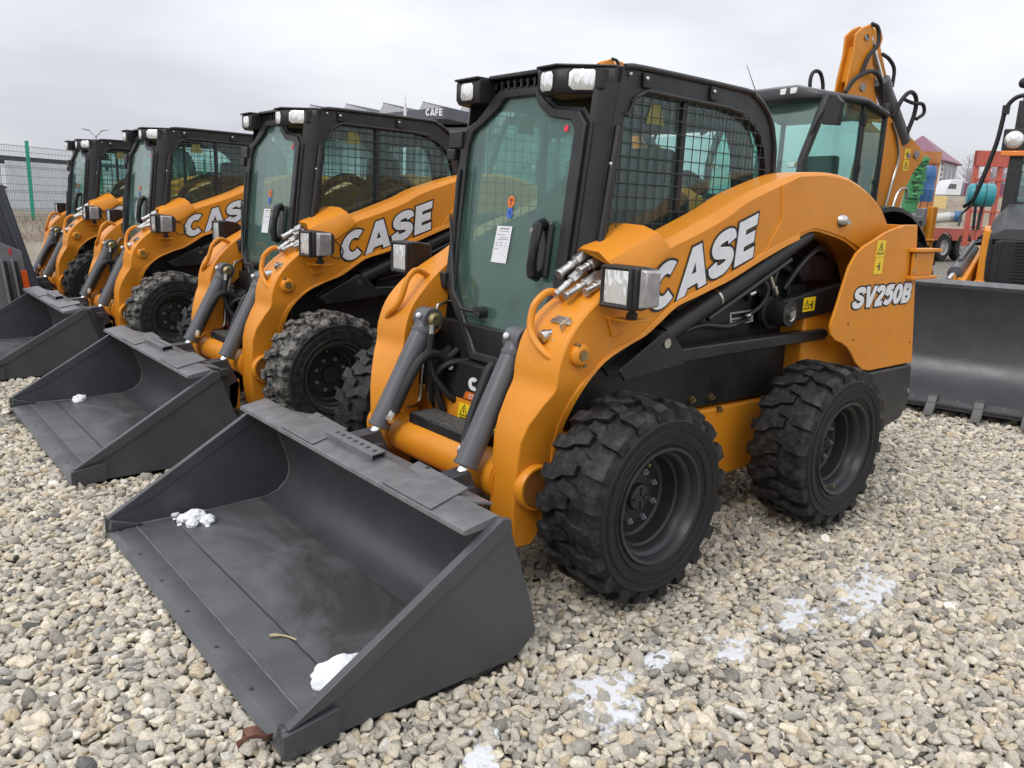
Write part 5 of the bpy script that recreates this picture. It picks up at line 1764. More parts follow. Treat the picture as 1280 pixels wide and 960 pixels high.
if FN.dot(V(*CAM_POS) - FA) < 0:
    FN = -FN
bank('dirt_bank', [((p + FN * 5.5).to_tuple()[:2] + (-.05,), (p - FN * .8).to_tuple()[:2] + (.66,)) for p in line(FA, FB, 26)], DIRT)
bank('bank_top', [((p - FN * .7).to_tuple()[:2] + (.64,), (p - FN * 40).to_tuple()[:2] + (.9,)) for p in line(FA, FB, 14)], DIRT)
# dry brush on the bank
bm_ = MB()
for _ in range(6000):
    p = FA.lerp(FB, RNG.random()) + FN * RNG.uniform(.2, 3.2)
    d = (p - FA).dot(FN)
    t = max(0, min(1, (5.5 - d) / 6.3))
    z = -.05 + .71 * (3 * t * t - 2 * t ** 3)
    h = RNG.uniform(.06, .34)
    a = RNG.uniform(0, 6.28)
    tip = p + V(math.cos(a) * .18, math.sin(a) * .18, 0)
    w = .0045
    bm_.add([(p.x - w, p.y, z), (p.x + w, p.y, z), (tip.x, tip.y, z + h)], [(0, 1, 2)])
tag(bm_.build('brush', mat('dry_twigs', (.15, .115, .075), .9, col2=(.28, .23, .16), scale=3), smooth=0, recalc=False), 'dry brown brush along the foot of the mesh fence', 'brush', kind='stuff')

# ---- mesh fence with green posts
FGREEN = mat('green_post_paint', (.02, .30, .19), .45)
FWIRE = mat('grey_green_fence_wire', (.10, .13, .13), .5, metal=.3)
fence = empty('mesh_fence', FA)
tag(fence, 'tall wire mesh fence with green posts on the dirt bank', 'fence')
flen = (FB - FA).length
npan = int(flen / 2.5)
loc_ = lambda s, z: FD * s + V(0, 0, z)
off0 = 0.0
# one post stands where the photo shows it
ph = at(52, 222, 24.4)
off0 = ((V(ph.x, ph.y, 0) - FA).dot(FD)) % 2.5
wire_me = post_me = None
for k in range(-1, npan):
    s0 = off0 + k * 2.5
    if s0 < 0 or s0 > flen - 2.5:
        continue
    if wire_me is None:
        wb = MB()
        for j in range(49):
            q = (j + .5) * .05
            wb.tube([FD * q + V(0, 0, 0), FD * q + V(0, 0, 1.82)], .0036, 4, False)
        for z in np.arange(.05, 1.8, .2):
            wb.tube([FD * .02 + V(0, 0, z), FD * 2.48 + V(0, 0, z)], .005, 4, False)
        for z in (.05, .65, 1.25, 1.75):
            wb.tube([FD * .02 + V(0, 0, z + .04), FD * 2.48 + V(0, 0, z + .04)], .005, 4, False)
        wire_me = wb.mesh('wire_panel', FWIRE, 0, recalc=False)
        post_me = MB().box((0, 0, .95), (.075, .075, 1.95)).box((0, 0, 1.93), (.09, .09, .015)).mesh('fence_post', FGREEN)
    for nm, me in (('wire_panel', wire_me), ('fence_post', post_me)):
        o = bpy.data.objects.new(nm, me)
        COL.objects.link(o)
        o.parent = fence
        o.location = FD * s0 + V(0, 0, .62)
        if nm == 'wire_panel':
            o['kind'] = 'stuff'
# ---- pale hall with black frame behind the fence
hall = empty('panel_hall', FA - FN * 5)
tag(hall, 'pale corrugated hall wall with a black steel frame behind the mesh fence', 'building')
BK = mat('black_frame_steel', (.03, .032, .035), .5)
PN = mat('pale_hall_panel', (.72, .74, .77), .5, col2=(.64, .66, .70), scale=1.5)
p0 = at(63, 230, 29.5)
h0 = (V(p0.x, p0.y, 0) - (FA - FN * 5)).dot(FD)
for k in range(-3, 5):
    s0 = h0 + k * 4.6
    MB().box((0, 0, 0), (.20, .16, 1.95), Matrix.Rotation(math.atan2(FD.y, FD.x), 3, 'Z')).build('frame_post', BK, hall).location = FD * s0 + V(0, 0, 1.33)
    pb = MB()
    R3 = Matrix.Rotation(math.atan2(FD.y, FD.x), 3, 'Z')
    prof = []
    x = 0
    while x < 4.4:
        prof += [(x, 0), (x + .16, 0), (x + .19, .035), (x + .31, .035), (x + .34, 0)]
        x += .34
    pb.loft([[R3 @ V(a, b - .25, 0) for a, b in prof], [R3 @ V(a, b - .25, 0) + V(0, 0, 1.75) for a, b in prof]], closed=False, caps=False)
    pb.build('wall_panel', PN, hall, smooth=0, recalc=False).location = FD * (s0 + .10) + V(0, 0, .45)
for z, h in ((2.22, .26), (1.36, .07)):
    MB().box((0, 0, 0), (37, .18 if h > .1 else .10, h), R3).build('frame_rail', BK, hall).location = FD * (h0 + 4) + V(0, 0, z) + FN * .1

# ---- street lamp far behind the fence
lp = at(122, 200, 60)
lamp = empty('street_lamp', (lp.x, lp.y, 0))
tag(lamp, 'thin grey twin arm street lamp far behind the row', 'street lamp')
GP = mat('galvanised_steel', (.30, .31, .33), .5, metal=.4)
side = _M @ V(1, 0, 0)
side.z = 0
side.normalize()
MB().tube([V(0, 0, 0), V(0, 0, 4.7)], [.07, .045], 8).build('lamp_pole', GP, lamp)
for s in (-1, 1):
    MB().tube([V(0, 0, 4.65), side * s * .35 + V(0, 0, 5.0), side * s * .50 + V(0, 0, 5.08)], .03, 6).build('lamp_arm', GP, lamp)
    MB().hexa([side * s * .38 + V(0, 0, 5.0) + FN * w for w in (-.06, .06)] + [side * s * .85 + V(0, 0, 5.10) + FN * w for w in (.06, -.06)],
              [side * s * .38 + V(0, 0, 5.08) + FN * w for w in (-.06, .06)] + [side * s * .85 + V(0, 0, 5.14) + FN * w for w in (.06, -.06)]).build('lamp_head', GP, lamp)

# ---- cafe behind: dark canopy with its sign, glass roof behind, glazed front
ca, cb_ = at(425, 143, 35), at(557, 140, 32)
ca.z = cb_.z = 0
cd = (cb_ - ca).normalized()
cn = V(cd.y, -cd.x, 0)
if cn.dot(V(*CAM_POS) - ca) < 0:
    cn = -cn
cafe = empty('cafe_building', ca)
tag(cafe, 'grey cafe building with a dark sign canopy and ridged glass roof', 'building')
cl = (cb_ - ca).length
CX = lambda s, d, z: cd * s + cn * d + V(0, 0, z)
ANT = mat('anthracite_cladding', (.085, .09, .105), .5, col2=(.10, .105, .12), scale=2)
GREYW = mat('light_grey_render', (.40, .41, .43), .7)
MB().hexa([CX(-.6, 0, 4.42), CX(cl, 0, 4.55), CX(cl, -6, 4.55), CX(-.6, -6, 4.55)], [CX(-.6, 0, 4.60), CX(cl, 0, 4.98), CX(cl, -6, 4.98), CX(-.6, -6, 4.60)]).build('canopy', ANT, cafe)
MB().hexa([CX(-6.5, -2, 4.2), CX(cl + 2.5, -2, 4.2), CX(cl + 2.5, -8, 4.2), CX(-6.5, -8, 4.2)], [CX(-6.5, -2, 4.43), CX(cl + 2.5, -2, 4.43), CX(cl + 2.5, -8, 4.43), CX(-6.5, -8, 4.43)]).build('eaves', GREYW, cafe)
MB().hexa([CX(-6.2, -3.9, 4.43), CX(cl + 2.4, -3.9, 4.43), CX(cl + 2.4, -7.2, 4.43), CX(-6.2, -7.2, 4.43)], [CX(-6.2, -3.9, 4.97), CX(cl + 2.4, -3.9, 4.97), CX(cl + 2.4, -7.2, 4.97), CX(-6.2, -7.2, 4.97)]).build('clerestory', GREYW, cafe)
GR = mat('pale_greenhouse_glass', (.46, .47, .48), .25, col2=(.38, .39, .41), scale=1.0)
for k in range(-3, 3):
    s0 = .9 + k * 2.15
    MB().hexa([CX(s0, -4, 4.98), CX(s0 + 2.1, -4, 4.98), CX(s0 + 2.1, -7, 4.98), CX(s0, -7, 4.98)], [CX(s0 + .45, -4, 5.72), CX(s0 + 2.0, -4, 5.34), CX(s0 + 2.0, -7, 5.34), CX(s0 + .45, -7, 5.72)]).build('roof_light', GR, cafe, smooth=0)
    for j in range(6):
        a, b = CX(s0 + .45, -3.99, 5.73), CX(s0 + 2.0, -3.99, 5.35)
        q = a.lerp(b, j / 5)
        MB().tube([q, q - cn * 3], .022, 4).build('glazing_bar', ANT, cafe)
MB().hexa([CX(-6.5, -3, 0), CX(cl + 2.5, -3, 0), CX(cl + 2.5, -8, 0), CX(-6.5, -8, 0)], [CX(-6.5, -3, 4.2), CX(cl + 2.5, -3, 4.2), CX(cl + 2.5, -8, 4.2), CX(-6.5, -8, 4.2)]).build('wall', GREYW, cafe)
WG = mat('dark_shop_glass', (.13, .15, .16), .08)
for k in range(6):
    s0 = -1.4 + k * 1.75
    f = MB().hexa([CX(s0, -2.95, 1.0), CX(s0 + 1.45, -2.95, 1.0), CX(s0 + 1.45, -3, 1.0), CX(s0, -3, 1.0)], [CX(s0, -2.95, 4.05), CX(s0 + 1.45, -2.95, 4.05), CX(s0 + 1.45, -3, 4.05), CX(s0, -3, 4.05)]).build('window', mat('white_window_frame', (.6, .61, .62), .5), cafe)
    for i in range(2):
        a = s0 + .08 + i * .68
        MB().hexa([CX(a, -2.93, 1.1), CX(a + .6, -2.93, 1.1), CX(a + .6, -2.945, 1.1), CX(a, -2.945, 1.1)], [CX(a, -2.93, 3.95), CX(a + .6, -2.93, 3.95), CX(a + .6, -2.945, 3.95), CX(a, -2.945, 3.95)]).build('pane', WG, f)
w0 = text_width('CAFE')
s1 = cl - .10
M = Matrix.Translation(ca) @ text_matrix(CX(s1 - .80, .005, 4.655), cd, V(0, 0, .27), cn, .78, 'CAFE')
lt, _ = letters('CAFE', Matrix.Translation(-ca) @ M, .24, 0, .02)
lt.build('sign_lettering', WHITE, cafe, smooth=0)
pp = at(506.5, 129, 31.3)
pole = MB().cyl((0, 0, 0), (0, 0, pp.z), .055, n=10).cyl((0, 0, pp.z), (0, 0, pp.z + .3), .02, n=6).build('flag_pole', mat('white_pole_paint', (.7, .7, .72), .4))
pole.location = (pp.x, pp.y, 0)
tag(pole, 'short white pole standing in front of the cafe canopy', 'pole')

# ---- attachments standing at the left edge
at0 = empty('ribbed_blade', (.80, -7.2, 0))
tag(at0, 'dark ribbed steel blade leaning upright at the left edge', 'attachment')
BL = mat('slate_blue_paint', (.045, .050, .066), .45, col2=(.058, .064, .082), scale=5)
def blade_x(z, d):
    return .745 + d + .235 * (z - .9)
MB().prism([(blade_x(z, 0), z) for z in (.0, 1.45)] + [(blade_x(z, 1.5), z) for z in (1.47, .0)], 'y', .10, .20).xform(Matrix.Translation((-.80, .0, 0))).build('blade_plate', BL, at0, bevel=.006)
for k in range(9):
    d = .02 + k * .16
    MB().hexa([(blade_x(0, d) - .8, .095, 0), (blade_x(0, d + .07) - .8, .095, 0), (blade_x(0, d + .07) - .8, .235, 0), (blade_x(0, d) - .8, .235, 0)],
              [(blade_x(1.45, d) - .8, .095, 1.45), (blade_x(1.45, d + .07) - .8, .095, 1.45), (blade_x(1.45, d + .07) - .8, .225, 1.45), (blade_x(1.45, d) - .8, .225, 1.45)]).build('blade_rib', BL, at0, bevel=.01)
at1 = empty('attachment_frame', (.95, -6.75, 0))
tag(at1, 'grey steel attachment frame with an orange reflector before the ribbed blade', 'attachment')
GS = mat('primed_grey_steel', (.17, .175, .185), .5, col2=(.14, .145, .15), scale=7)
fx_ = lambda u, v: up_y(u, v, -6.70)
def up_y(u, v, y):
    r = _M @ Vector(((u - 640) / CAM_F, -(v - 480) / CAM_F, -1))
    t = (y - CAM_POS[1]) / r.y
    p = Vector(CAM_POS) + r * t
    return (p.x - .95, p.z)
pl = [up_y(u, v, -6.70) for u, v in ((-30, 296), (0, 303), (26, 313), (32, 340), (39, 366), (48, 400), (20, 420), (-30, 420))]
MB().prism(pl, 'y', .02, .05).build('frame_plate', GS, at1, bevel=.004)
for u, w in ((2, 6), (15, 6)):
    q = [up_y(a, b, -6.62) for a, b in ((u, 326), (u + w, 326), (u + w + 12, 385), (u + 12, 385))]
    MB().prism(q, 'y', .08, .16).build('frame_channel', BLACK_PAINT, at1, bevel=.004)
    q = [up_y(a, b, -6.58) for a, b in ((u - 1.5, 325), (u + 1.5, 325), (u + 13.5, 385), (u + 10.5, 385))]
    MB().prism(q, 'y', .12, .18).build('frame_flange', GS, at1, bevel=.004)
MB().prism([up_y(a, b, -6.60) for a, b in ((26, 339), (33.5, 338), (39, 362), (30.5, 362))], 'y', .10, .13).build('reflector', mat('orange_red_reflector', (.72, .10, .01), .3), at1, bevel=.003)
mk = [(12, 311, 14, 318), (13, 313, 16, 315), (12.5, 317, 16, 319)]
m_ = MB()
for a, b, c, d in mk:
    q = [up_y(*p, -6.645) for p in ((a, b), (c, b), (c, d), (a, d))]
    m_.prism(q, 'y', .050, .053)
m_.build('red_mark', RED_TAG, at1, smooth=0)

# ---- right background: low loader trailer, ramps, drum, pipe, machine parts
TR = mat('red_trailer_paint', (.50, .105, .07), .5, col2=(.40, .09, .06), scale=3, bump=.1)
w2 = at(1180, 300, 35)
tx = V(-.99, .14, 0).normalized()
ty = V(tx.y, -tx.x, 0)
if ty.dot(V(*CAM_POS) - w2) < 0:
    ty = -ty
trailer = empty('lowbed_trailer', (w2.x, w2.y, 0))
tag(trailer, 'red low loader trailer with a row of grey rimmed wheels', 'trailer')
P_ = lambda s, d, z: tx * s + ty * d + V(0, 0, z)
RIMG = mat('pale_trailer_rim', (.36, .36, .37), .5)
for k in range(4):
    s0 = (k - 1) * 1.32
    wq = empty('wheel', P_(s0, 0, .52))
    wq.parent = trailer
    wq.rotation_euler.z = math.atan2(ty.y, ty.x) - math.pi / 2
    MB().lathe([(.28, -.30), (.48, -.30), (.52, -.25), (.52, .0), (.48, .04), (.30, .04)], n=30).build('tyre', RUBBER, wq, smooth=40)
    MB().lathe([(.31, .035), (.29, .02), (.26, -.03), (.14, -.05), (.13, .0), (.001, .02)], n=26).build('rim', RIMG, wq)
pts = []
for k in range(4):
    s0 = (k - 1) * 1.32
    pts += [(s0 - .60, .78)] + [(s0 + .52 * math.cos(math.radians(a)), .62 + .46 * math.sin(math.radians(a))) for a in range(160, 19, -20)] + [(s0 + .60, .78)]
poly = [(-2.3, .78)] + pts + [(3.6, .80), (3.6, 1.22), (-2.3, 1.22)]
mb = MB()
mb.add([P_(a, .05, b) for a, b in poly] + [P_(a, -.02, b) for a, b in poly], [tuple(range(len(poly))), tuple(range(len(poly), 2 * len(poly)))[::-1]] + [(k, (k + 1) % len(poly), len(poly) + (k + 1) % len(poly), len(poly) + k) for k in range(len(poly))])
mb.build('side_skirt', TR, trailer, smooth=0)
MB().hexa([P_(-6, 0, 1.10), P_(4, 0, 1.10), P_(4, -2.5, 1.10), P_(-6, -2.5, 1.10)], [P_(-6, 0, 1.24), P_(4, 0, 1.24), P_(4, -2.5, 1.24), P_(-6, -2.5, 1.24)]).build('deck', mat('bleached_red_deck', (.40, .22, .18), .7, col2=(.30, .20, .17), scale=4), trailer)
def ramp(parent, o, w, h, m, bars=4, rows=6, lean=.04, plate=.16):
    """upright ladder-like loading ramp; o: foot on the view-facing plane, w wide along the picture, h tall"""
    a = side
    P = lambda x, z, d=0: o + a * x + FV * d + V(0, 0, z) + a * (-lean * z)
    for k in range(bars):
        x = w * k / (bars - 1)
        MB().hexa([P(x - .07, 0), P(x + .07, 0), P(x + .07, 0, .14), P(x - .07, 0, .14)], [P(x - .07, h), P(x + .07, h), P(x + .07, h, .14), P(x - .07, h, .14)]).build('ramp_beam', m, parent)
    for k in range(rows):
        z = h * k / rows + .1
        MB().hexa([P(0, z, -.03), P(w, z, -.03), P(w, z, .17), P(0, z, .17)], [P(0, z + .07, -.03), P(w, z + .07, -.03), P(w, z + .07, .17), P(0, z + .07, .17)]).build('ramp_rung', m, parent)
    MB().hexa([P(-.07, h * (1 - plate), -.04), P(w + .07, h * (1 - plate), -.04), P(w + .07, h * (1 - plate), .18), P(-.07, h * (1 - plate), .18)],
              [P(-.07, h, -.04), P(w + .07, h, -.04), P(w + .07, h, .18), P(-.07, h, .18)]).build('ramp_plate', m, parent)
FV = _M @ V(0, 0, -1)
FV.z = 0
FV.normalize()
rt = at(1207, 300, 34)
tt = at(1211, 188, 34)
rr = empty('loading_ramp', (rt.x, rt.y, .62))
tag(rr, 'tall rusty red loading ramp standing upright behind the teal drum', 'ramp')
ramp(rr, V(0, 0, 0), 1.32, tt.z - .62, TR, lean=0)
yt = at(1143, 270, 28)
t2 = at(1168, 189, 28)
yr = empty('loading_ramp', (yt.x, yt.y, .3))
tag(yr, 'rusty orange loading ramp standing upright behind the blue drum', 'ramp')
ramp(yr, V(0, 0, 0), .44, t2.z - .3, mat('rusty_orange_paint', (.46, .20, .06), .6, col2=(.38, .12, .04), scale=2), bars=3, rows=7, lean=-.01, plate=.10)
dq = at(1226, 244, 31)
drum = MB().lathe([(.001, -.42), (.30, -.40), (.36, -.34), (.375, -.15), (.378, .15), (.36, .34), (.30, .40), (.001, .42)], (0, 0, 0), 'y', 26)
drum = drum.xform(Matrix.Rotation(.5, 4, 'Z')).build('teal_drum', mat('teal_drum_paint', (.02, .26, .29), .35, col2=(.03, .20, .24), scale=5))
drum.location = dq
tag(drum, 'teal round drum on a black stand in front of the red ramp', 'drum')
for yy in (-.2, .1):
    MB().lathe([(.372, yy - .02), (.39, yy), (.372, yy + .02)], (0, 0, 0), 'y', 24).xform(Matrix.Rotation(.5, 4, 'Z')).build('drum_band', HOSE, drum)
for x in (-.28, .28):
    MB().tube([V(x, 0, -.3), V(x * .6, 0, -dq.z + 1.25)], .05, 8).build('drum_stand', BLACK_PAINT, drum)
MB().tube([V(-.1, -.3, -.35), V(.4, -.35, -.62), V(.6, -.3, -1.0)], .04, 8).build('drum_pipe', BLACK_PAINT, drum)
pa, pb2 = at(1148, 275, 31.5), at(1193, 271, 31.5)
pipe = MB().cyl(V(0, 0, 0), pb2 - pa, .17, n=18).build('white_pipe', mat('dirty_white_pipe', (.55, .55, .52), .5, col2=(.42, .41, .38), scale=4))
pipe.location = pa
tag(pipe, 'dirty white pipe with a blue flange lying on the trailer deck', 'pipe')
ax = (pb2 - pa).normalized()
MB().cyl(pb2 - pa, pb2 - pa + ax * .22, .19, n=18).build('pipe_flange', mat('blue_flange_paint', (.03, .13, .26), .45), pipe)
MB().cyl((pb2 - pa) - ax * .12, (pb2 - pa), .175, n=18).cyl((pb2 - pa) - ax * .3, (pb2 - pa) - ax * .27, .16, n=18).build('pipe_collar', GP, pipe)
bq, bt = at(1155, 252, 26.5), at(1158, 214, 26.5)
blue = MB().lathe([(.001, 0), (.20, 0), (.22, .04), (.215, .30), (.228, .33), (.215, .36), (.215, .66), (.228, .69), (.21, .95), (.18, 1.0), (.001, 1.0)], (0, 0, 0), 'z', 22).build('blue_drum', mat('blue_plastic', (.06, .17, .38), .45, col2=(.04, .12, .30), scale=4))
blue.location = (bq.x, bq.y, bq.z)
tag(blue, 'blue plastic drum standing beside the green machine part', 'drum')
gq = at(1140, 252, 25.5)
gt = at(1152, 195, 25.5)
GN_ = mat('bright_green_paint', (.06, .27, .10), .5, col2=(.04, .17, .06), scale=6)
gm = empty('green_machine', (gq.x, gq.y, 0))
tag(gm, 'bright green finned machine part leaning beside the blue drum', 'machine part')
gv = (gt - gq)
MB().hexa([side * x + FV * y + V(0, 0, gq.z - .3) for x, y in ((-.16, 0), (.16, 0), (.16, .3), (-.16, .3))], [gv + side * x + FV * y + V(0, 0, gq.z) for x, y in ((-.16, 0), (.20, 0), (.20, .3), (-.16, .3))]).build('green_column', GN_, gm, bevel=.02)
for k in range(11):
    c = gv * (k / 11) + V(0, 0, gq.z - .02)
    l, w_, h_, dd = RNG.uniform(.12, .22), RNG.uniform(.14, .28), RNG.uniform(.05, .13), RNG.uniform(.02, .09)
    MB().hexa([c + side * x + FV * y for x, y in ((-l, -dd), (w_, -dd), (w_, .1), (-l, .1))], [c + V(0, 0, h_) + side * x + FV * y for x, y in ((-l, -dd), (w_, -dd), (w_, .1), (-l, .1))]).build('green_fin', GN_, gm, bevel=.012)
    if k % 2:
        MB().cyl(c + side * RNG.uniform(-.1, .1) + FV * -.05 + V(0, 0, .11), c + side * .05 + FV * -.14 + V(0, 0, .11), .045, n=8).build('green_knob', GN_, gm)
    else:
        MB().box(c + side * RNG.uniform(-.1, .1) + FV * -.095 + V(0, 0, .08), (.08, .03, .06)).build('gap_shade_block', BLACK_PAINT, gm)  # black block standing in for the shade of a gap between fins
MB().hexa([side * x + FV * y for x, y in ((-.3, 0), (.30, 0), (.30, .6), (-.3, .6))], [V(0, 0, gq.z - .3) + side * x + FV * y for x, y in ((-.3, 0), (.30, 0), (.30, .6), (-.3, .6))]).build('machine_base', DULL_STEEL, gm, bevel=.02)

# ---- far right: earth bank, house, truck, fence, bare trees
e0 = [at(u, 300, D) for u, D in ((1060, 58), (1130, 58), (1180, 58), (1230, 58), (1300, 58), (1400, 58))]
bank('earth_bank', [((p.x, p.y, -.05), (at(u, 300, 74).x, at(u, 300, 74).y, 3.6)) for p, u in zip(e0, (1060, 1130, 1180, 1230, 1300, 1400))], DIRT)
bank('raised_field', [((at(u, 300, 73.5).x, at(u, 300, 73.5).y, 3.58), (at(u, 300, 240).x, at(u, 300, 240).y, 6.5)) for u in (1060, 1130, 1180, 1230, 1300, 1400)], DIRT)
yw0, yw1 = at(1160, 262, 68), at(1182, 262, 68)
yw = MB().hexa([V(yw0.x, yw0.y, 2), V(yw1.x, yw1.y, 2), V(yw1.x, yw1.y, 2) + FV * .2, V(yw0.x, yw0.y, 2) + FV * .2],
               [V(yw0.x, yw0.y, 3.32), V(yw1.x, yw1.y, 3.32), V(yw1.x, yw1.y, 3.32) + FV * .2, V(yw0.x, yw0.y, 3.32) + FV * .2]).build('yellow_wall', mat('pale_yellow_render', (.62, .47, .20), .7))
tag(yw, 'short pale yellow wall in front of the house', 'wall')
hc = at(1163, 300, 95)      # near corner of the house
hx_, hl = at(1196, 300, 97), at(1110, 300, 100)
A_, B_, L_ = V(hc.x, hc.y, 0), V(hx_.x, hx_.y, 0), V(hl.x, hl.y, 0)
B_ = A_ + (B_ - A_).normalized() * 4.5 + FV * 4.4
L_ = A_ + (L_ - A_).normalized() * 8 + FV * 2.0
D_ = B_ + (L_ - A_)
house = empty('house', A_)
tag(house, 'white two storey house with a plum hip roof and arched windows', 'house')
zb, ze = 2.9, 7.6
rel = lambda p, z: V(p.x - A_.x, p.y - A_.y, z)
MB().hexa([rel(p, zb) for p in (A_, B_, D_, L_)], [rel(p, ze) for p in (A_, B_, D_, L_)]).build('wall', mat('white_house_render', (.62, .62, .64), .8), house, smooth=0)
cen = (A_ + B_ + D_ + L_) / 4
ov = lambda p: cen + (p - cen) * 1.13
ap = rel(cen, 10.7)
rf = MB().add([rel(ov(p), ze - .12) for p in (A_, B_, D_, L_)] + [ap] + [rel(ov(p), ze - .02) for p in (A_, B_, D_, L_)], [(3, 2, 1, 0), (5, 6, 4), (6, 7, 4), (7, 8, 4), (8, 5, 4), (0, 1, 6, 5), (1, 2, 7, 6), (2, 3, 8, 7), (3, 0, 5, 8)])
rf.build('roof', mat('plum_roof_sheet', (.22, .085, .13), .5, col2=(.18, .07, .11), scale=1.2), house, smooth=0)
ab = (B_ - A_)
wdir = ab.normalized()
wn_ = V(wdir.y, -wdir.x, 0)
if wn_.dot(V(*CAM_POS) - A_) < 0:
    wn_ = -wn_
HWG = mat('dark_house_window', (.10, .11, .13), .2)
HWF = mat('white_window_surround', (.7, .7, .7), .6)
for k in range(3):
    for z0, hh in ((5.6, 1.5), (3.5, 1.3)):
        s0 = ab.length * (.16 + .28 * k)
        ww = ab.length * .16
        arcp = [(0, 0), (ww, 0), (ww, hh * .8), (ww * .85, hh * .93), (ww * .5, hh), (ww * .15, hh * .93), (0, hh * .8)]
        Pw = lambda a, b, d: wdir * (s0 + a) + wn_ * d + V(0, 0, z0 + b)
        big = [(ww / 2 + (a - ww / 2) * 1.25, hh / 2 + (b - hh / 2) * 1.1) for a, b in arcp]
        f = MB().loft([[Pw(a, b, .0) for a, b in big], [Pw(a, b, .06) for a, b in big]]).build('window', HWF, house, smooth=0)
        MB().loft([[Pw(a, b, .05) for a, b in arcp], [Pw(a, b, .075) for a, b in arcp]]).build('pane', HWG, f, smooth=0)
QB = mat('brown_quoin_brick', (.20, .11, .10), .8)
for k in range(9):
    MB().hexa([wdir * -.02 + wn_ * .05 + V(0, 0, zb + .2 + k * .5), wdir * (.55 if k % 2 else .35) + wn_ * .05 + V(0, 0, zb + .2 + k * .5), wdir * (.55 if k % 2 else .35) + V(0, 0, zb + .2 + k * .5), wdir * -.02 + V(0, 0, zb + .2 + k * .5)],
              [wdir * -.02 + wn_ * .05 + V(0, 0, zb + .45 + k * .5), wdir * (.55 if k % 2 else .35) + wn_ * .05 + V(0, 0, zb + .45 + k * .5), wdir * (.55 if k % 2 else .35) + V(0, 0, zb + .45 + k * .5), wdir * -.02 + V(0, 0, zb + .45 + k * .5)]).build('quoin_block', QB, house, smooth=0)
tq = at(1180, 243, 80)
truck = empty('white_truck', tq)
tag(truck, 'white truck cab parked in front of the house', 'truck')
TP = lambda x, d, z: side * x + FV * d + V(0, 0, z)
WT_ = mat('white_truck_paint', (.72, .73, .74), .35)
prof = [(0, -.4), (1.42, -.4), (1.48, 1.25), (.9, 1.30), (.42, 1.22), (.12, .55)]
MB().loft([[TP(a, 0, b) for a, b in prof], [TP(a, 1.9, b) for a, b in prof]]).build('cab_body', WT_, truck, bevel=.03)
MB().loft([[TP(a, -.02, b) for a, b in ((.22, .50), (.95, .50), (.95, .90), (.38, .90))], [TP(a, .0, b) for a, b in ((.22, .50), (.95, .50), (.95, .90), (.38, .90))]]).build('side_glass', HWG, truck, smooth=0)
MB().hexa([TP(1.5, 0, -.4), TP(1.62, 0, -.4), TP(1.62, 1.8, -.4), TP(1.5, 1.8, -.4)], [TP(1.5, 0, 1.0), TP(1.62, 0, 1.0), TP(1.62, 1.8, 1.0), TP(1.5, 1.8, 1.0)]).build('air_deflector', GP, truck)
MB().cyl(TP(.4, .1, -.5), TP(.4, -.05, -.5), .4, n=18).cyl(TP(1.2, .1, -.5), TP(1.2, -.05, -.5), .4, n=18).build('truck_wheel', RUBBER, truck)
pf = empty('plum_fence', at(1198, 243, 100) * 1)
pf.location.z = 0
tag(pf, 'plum coloured sheet fence beside the house', 'fence')
for k in range(12):
    q = side * (k * .98)
    MB().hexa([q + V(0, 0, 3), q + side * .95 + V(0, 0, 3), q + side * .95 + FV * .06 + V(0, 0, 3), q + FV * .06 + V(0, 0, 3)], [q + V(0, 0, 5.6), q + side * .95 + V(0, 0, 5.6), q + side * .95 + FV * .06 + V(0, 0, 5.6), q + FV * .06 + V(0, 0, 5.6)]).build('fence_sheet', MATS['plum_roof_sheet'], pf, smooth=0)
# bare trees far away, distance haze painted into their grey-violet colour
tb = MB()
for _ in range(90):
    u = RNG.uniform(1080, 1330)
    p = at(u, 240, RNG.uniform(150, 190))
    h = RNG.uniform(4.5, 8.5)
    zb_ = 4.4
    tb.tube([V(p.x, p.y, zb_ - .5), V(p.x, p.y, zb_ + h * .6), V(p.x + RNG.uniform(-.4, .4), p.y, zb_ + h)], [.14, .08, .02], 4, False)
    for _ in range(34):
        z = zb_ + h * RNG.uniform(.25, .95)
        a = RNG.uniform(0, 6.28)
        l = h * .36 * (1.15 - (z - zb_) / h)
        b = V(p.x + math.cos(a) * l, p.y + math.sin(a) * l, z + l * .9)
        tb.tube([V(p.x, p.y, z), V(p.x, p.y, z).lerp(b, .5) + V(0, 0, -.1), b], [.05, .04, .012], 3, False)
tag(tb.build('bare_trees', mat('haze_tinted_wood', (.33, .29, .32), .9), smooth=0, recalc=False), 'far row of bare grey-violet trees behind the house', 'trees', kind='stuff')

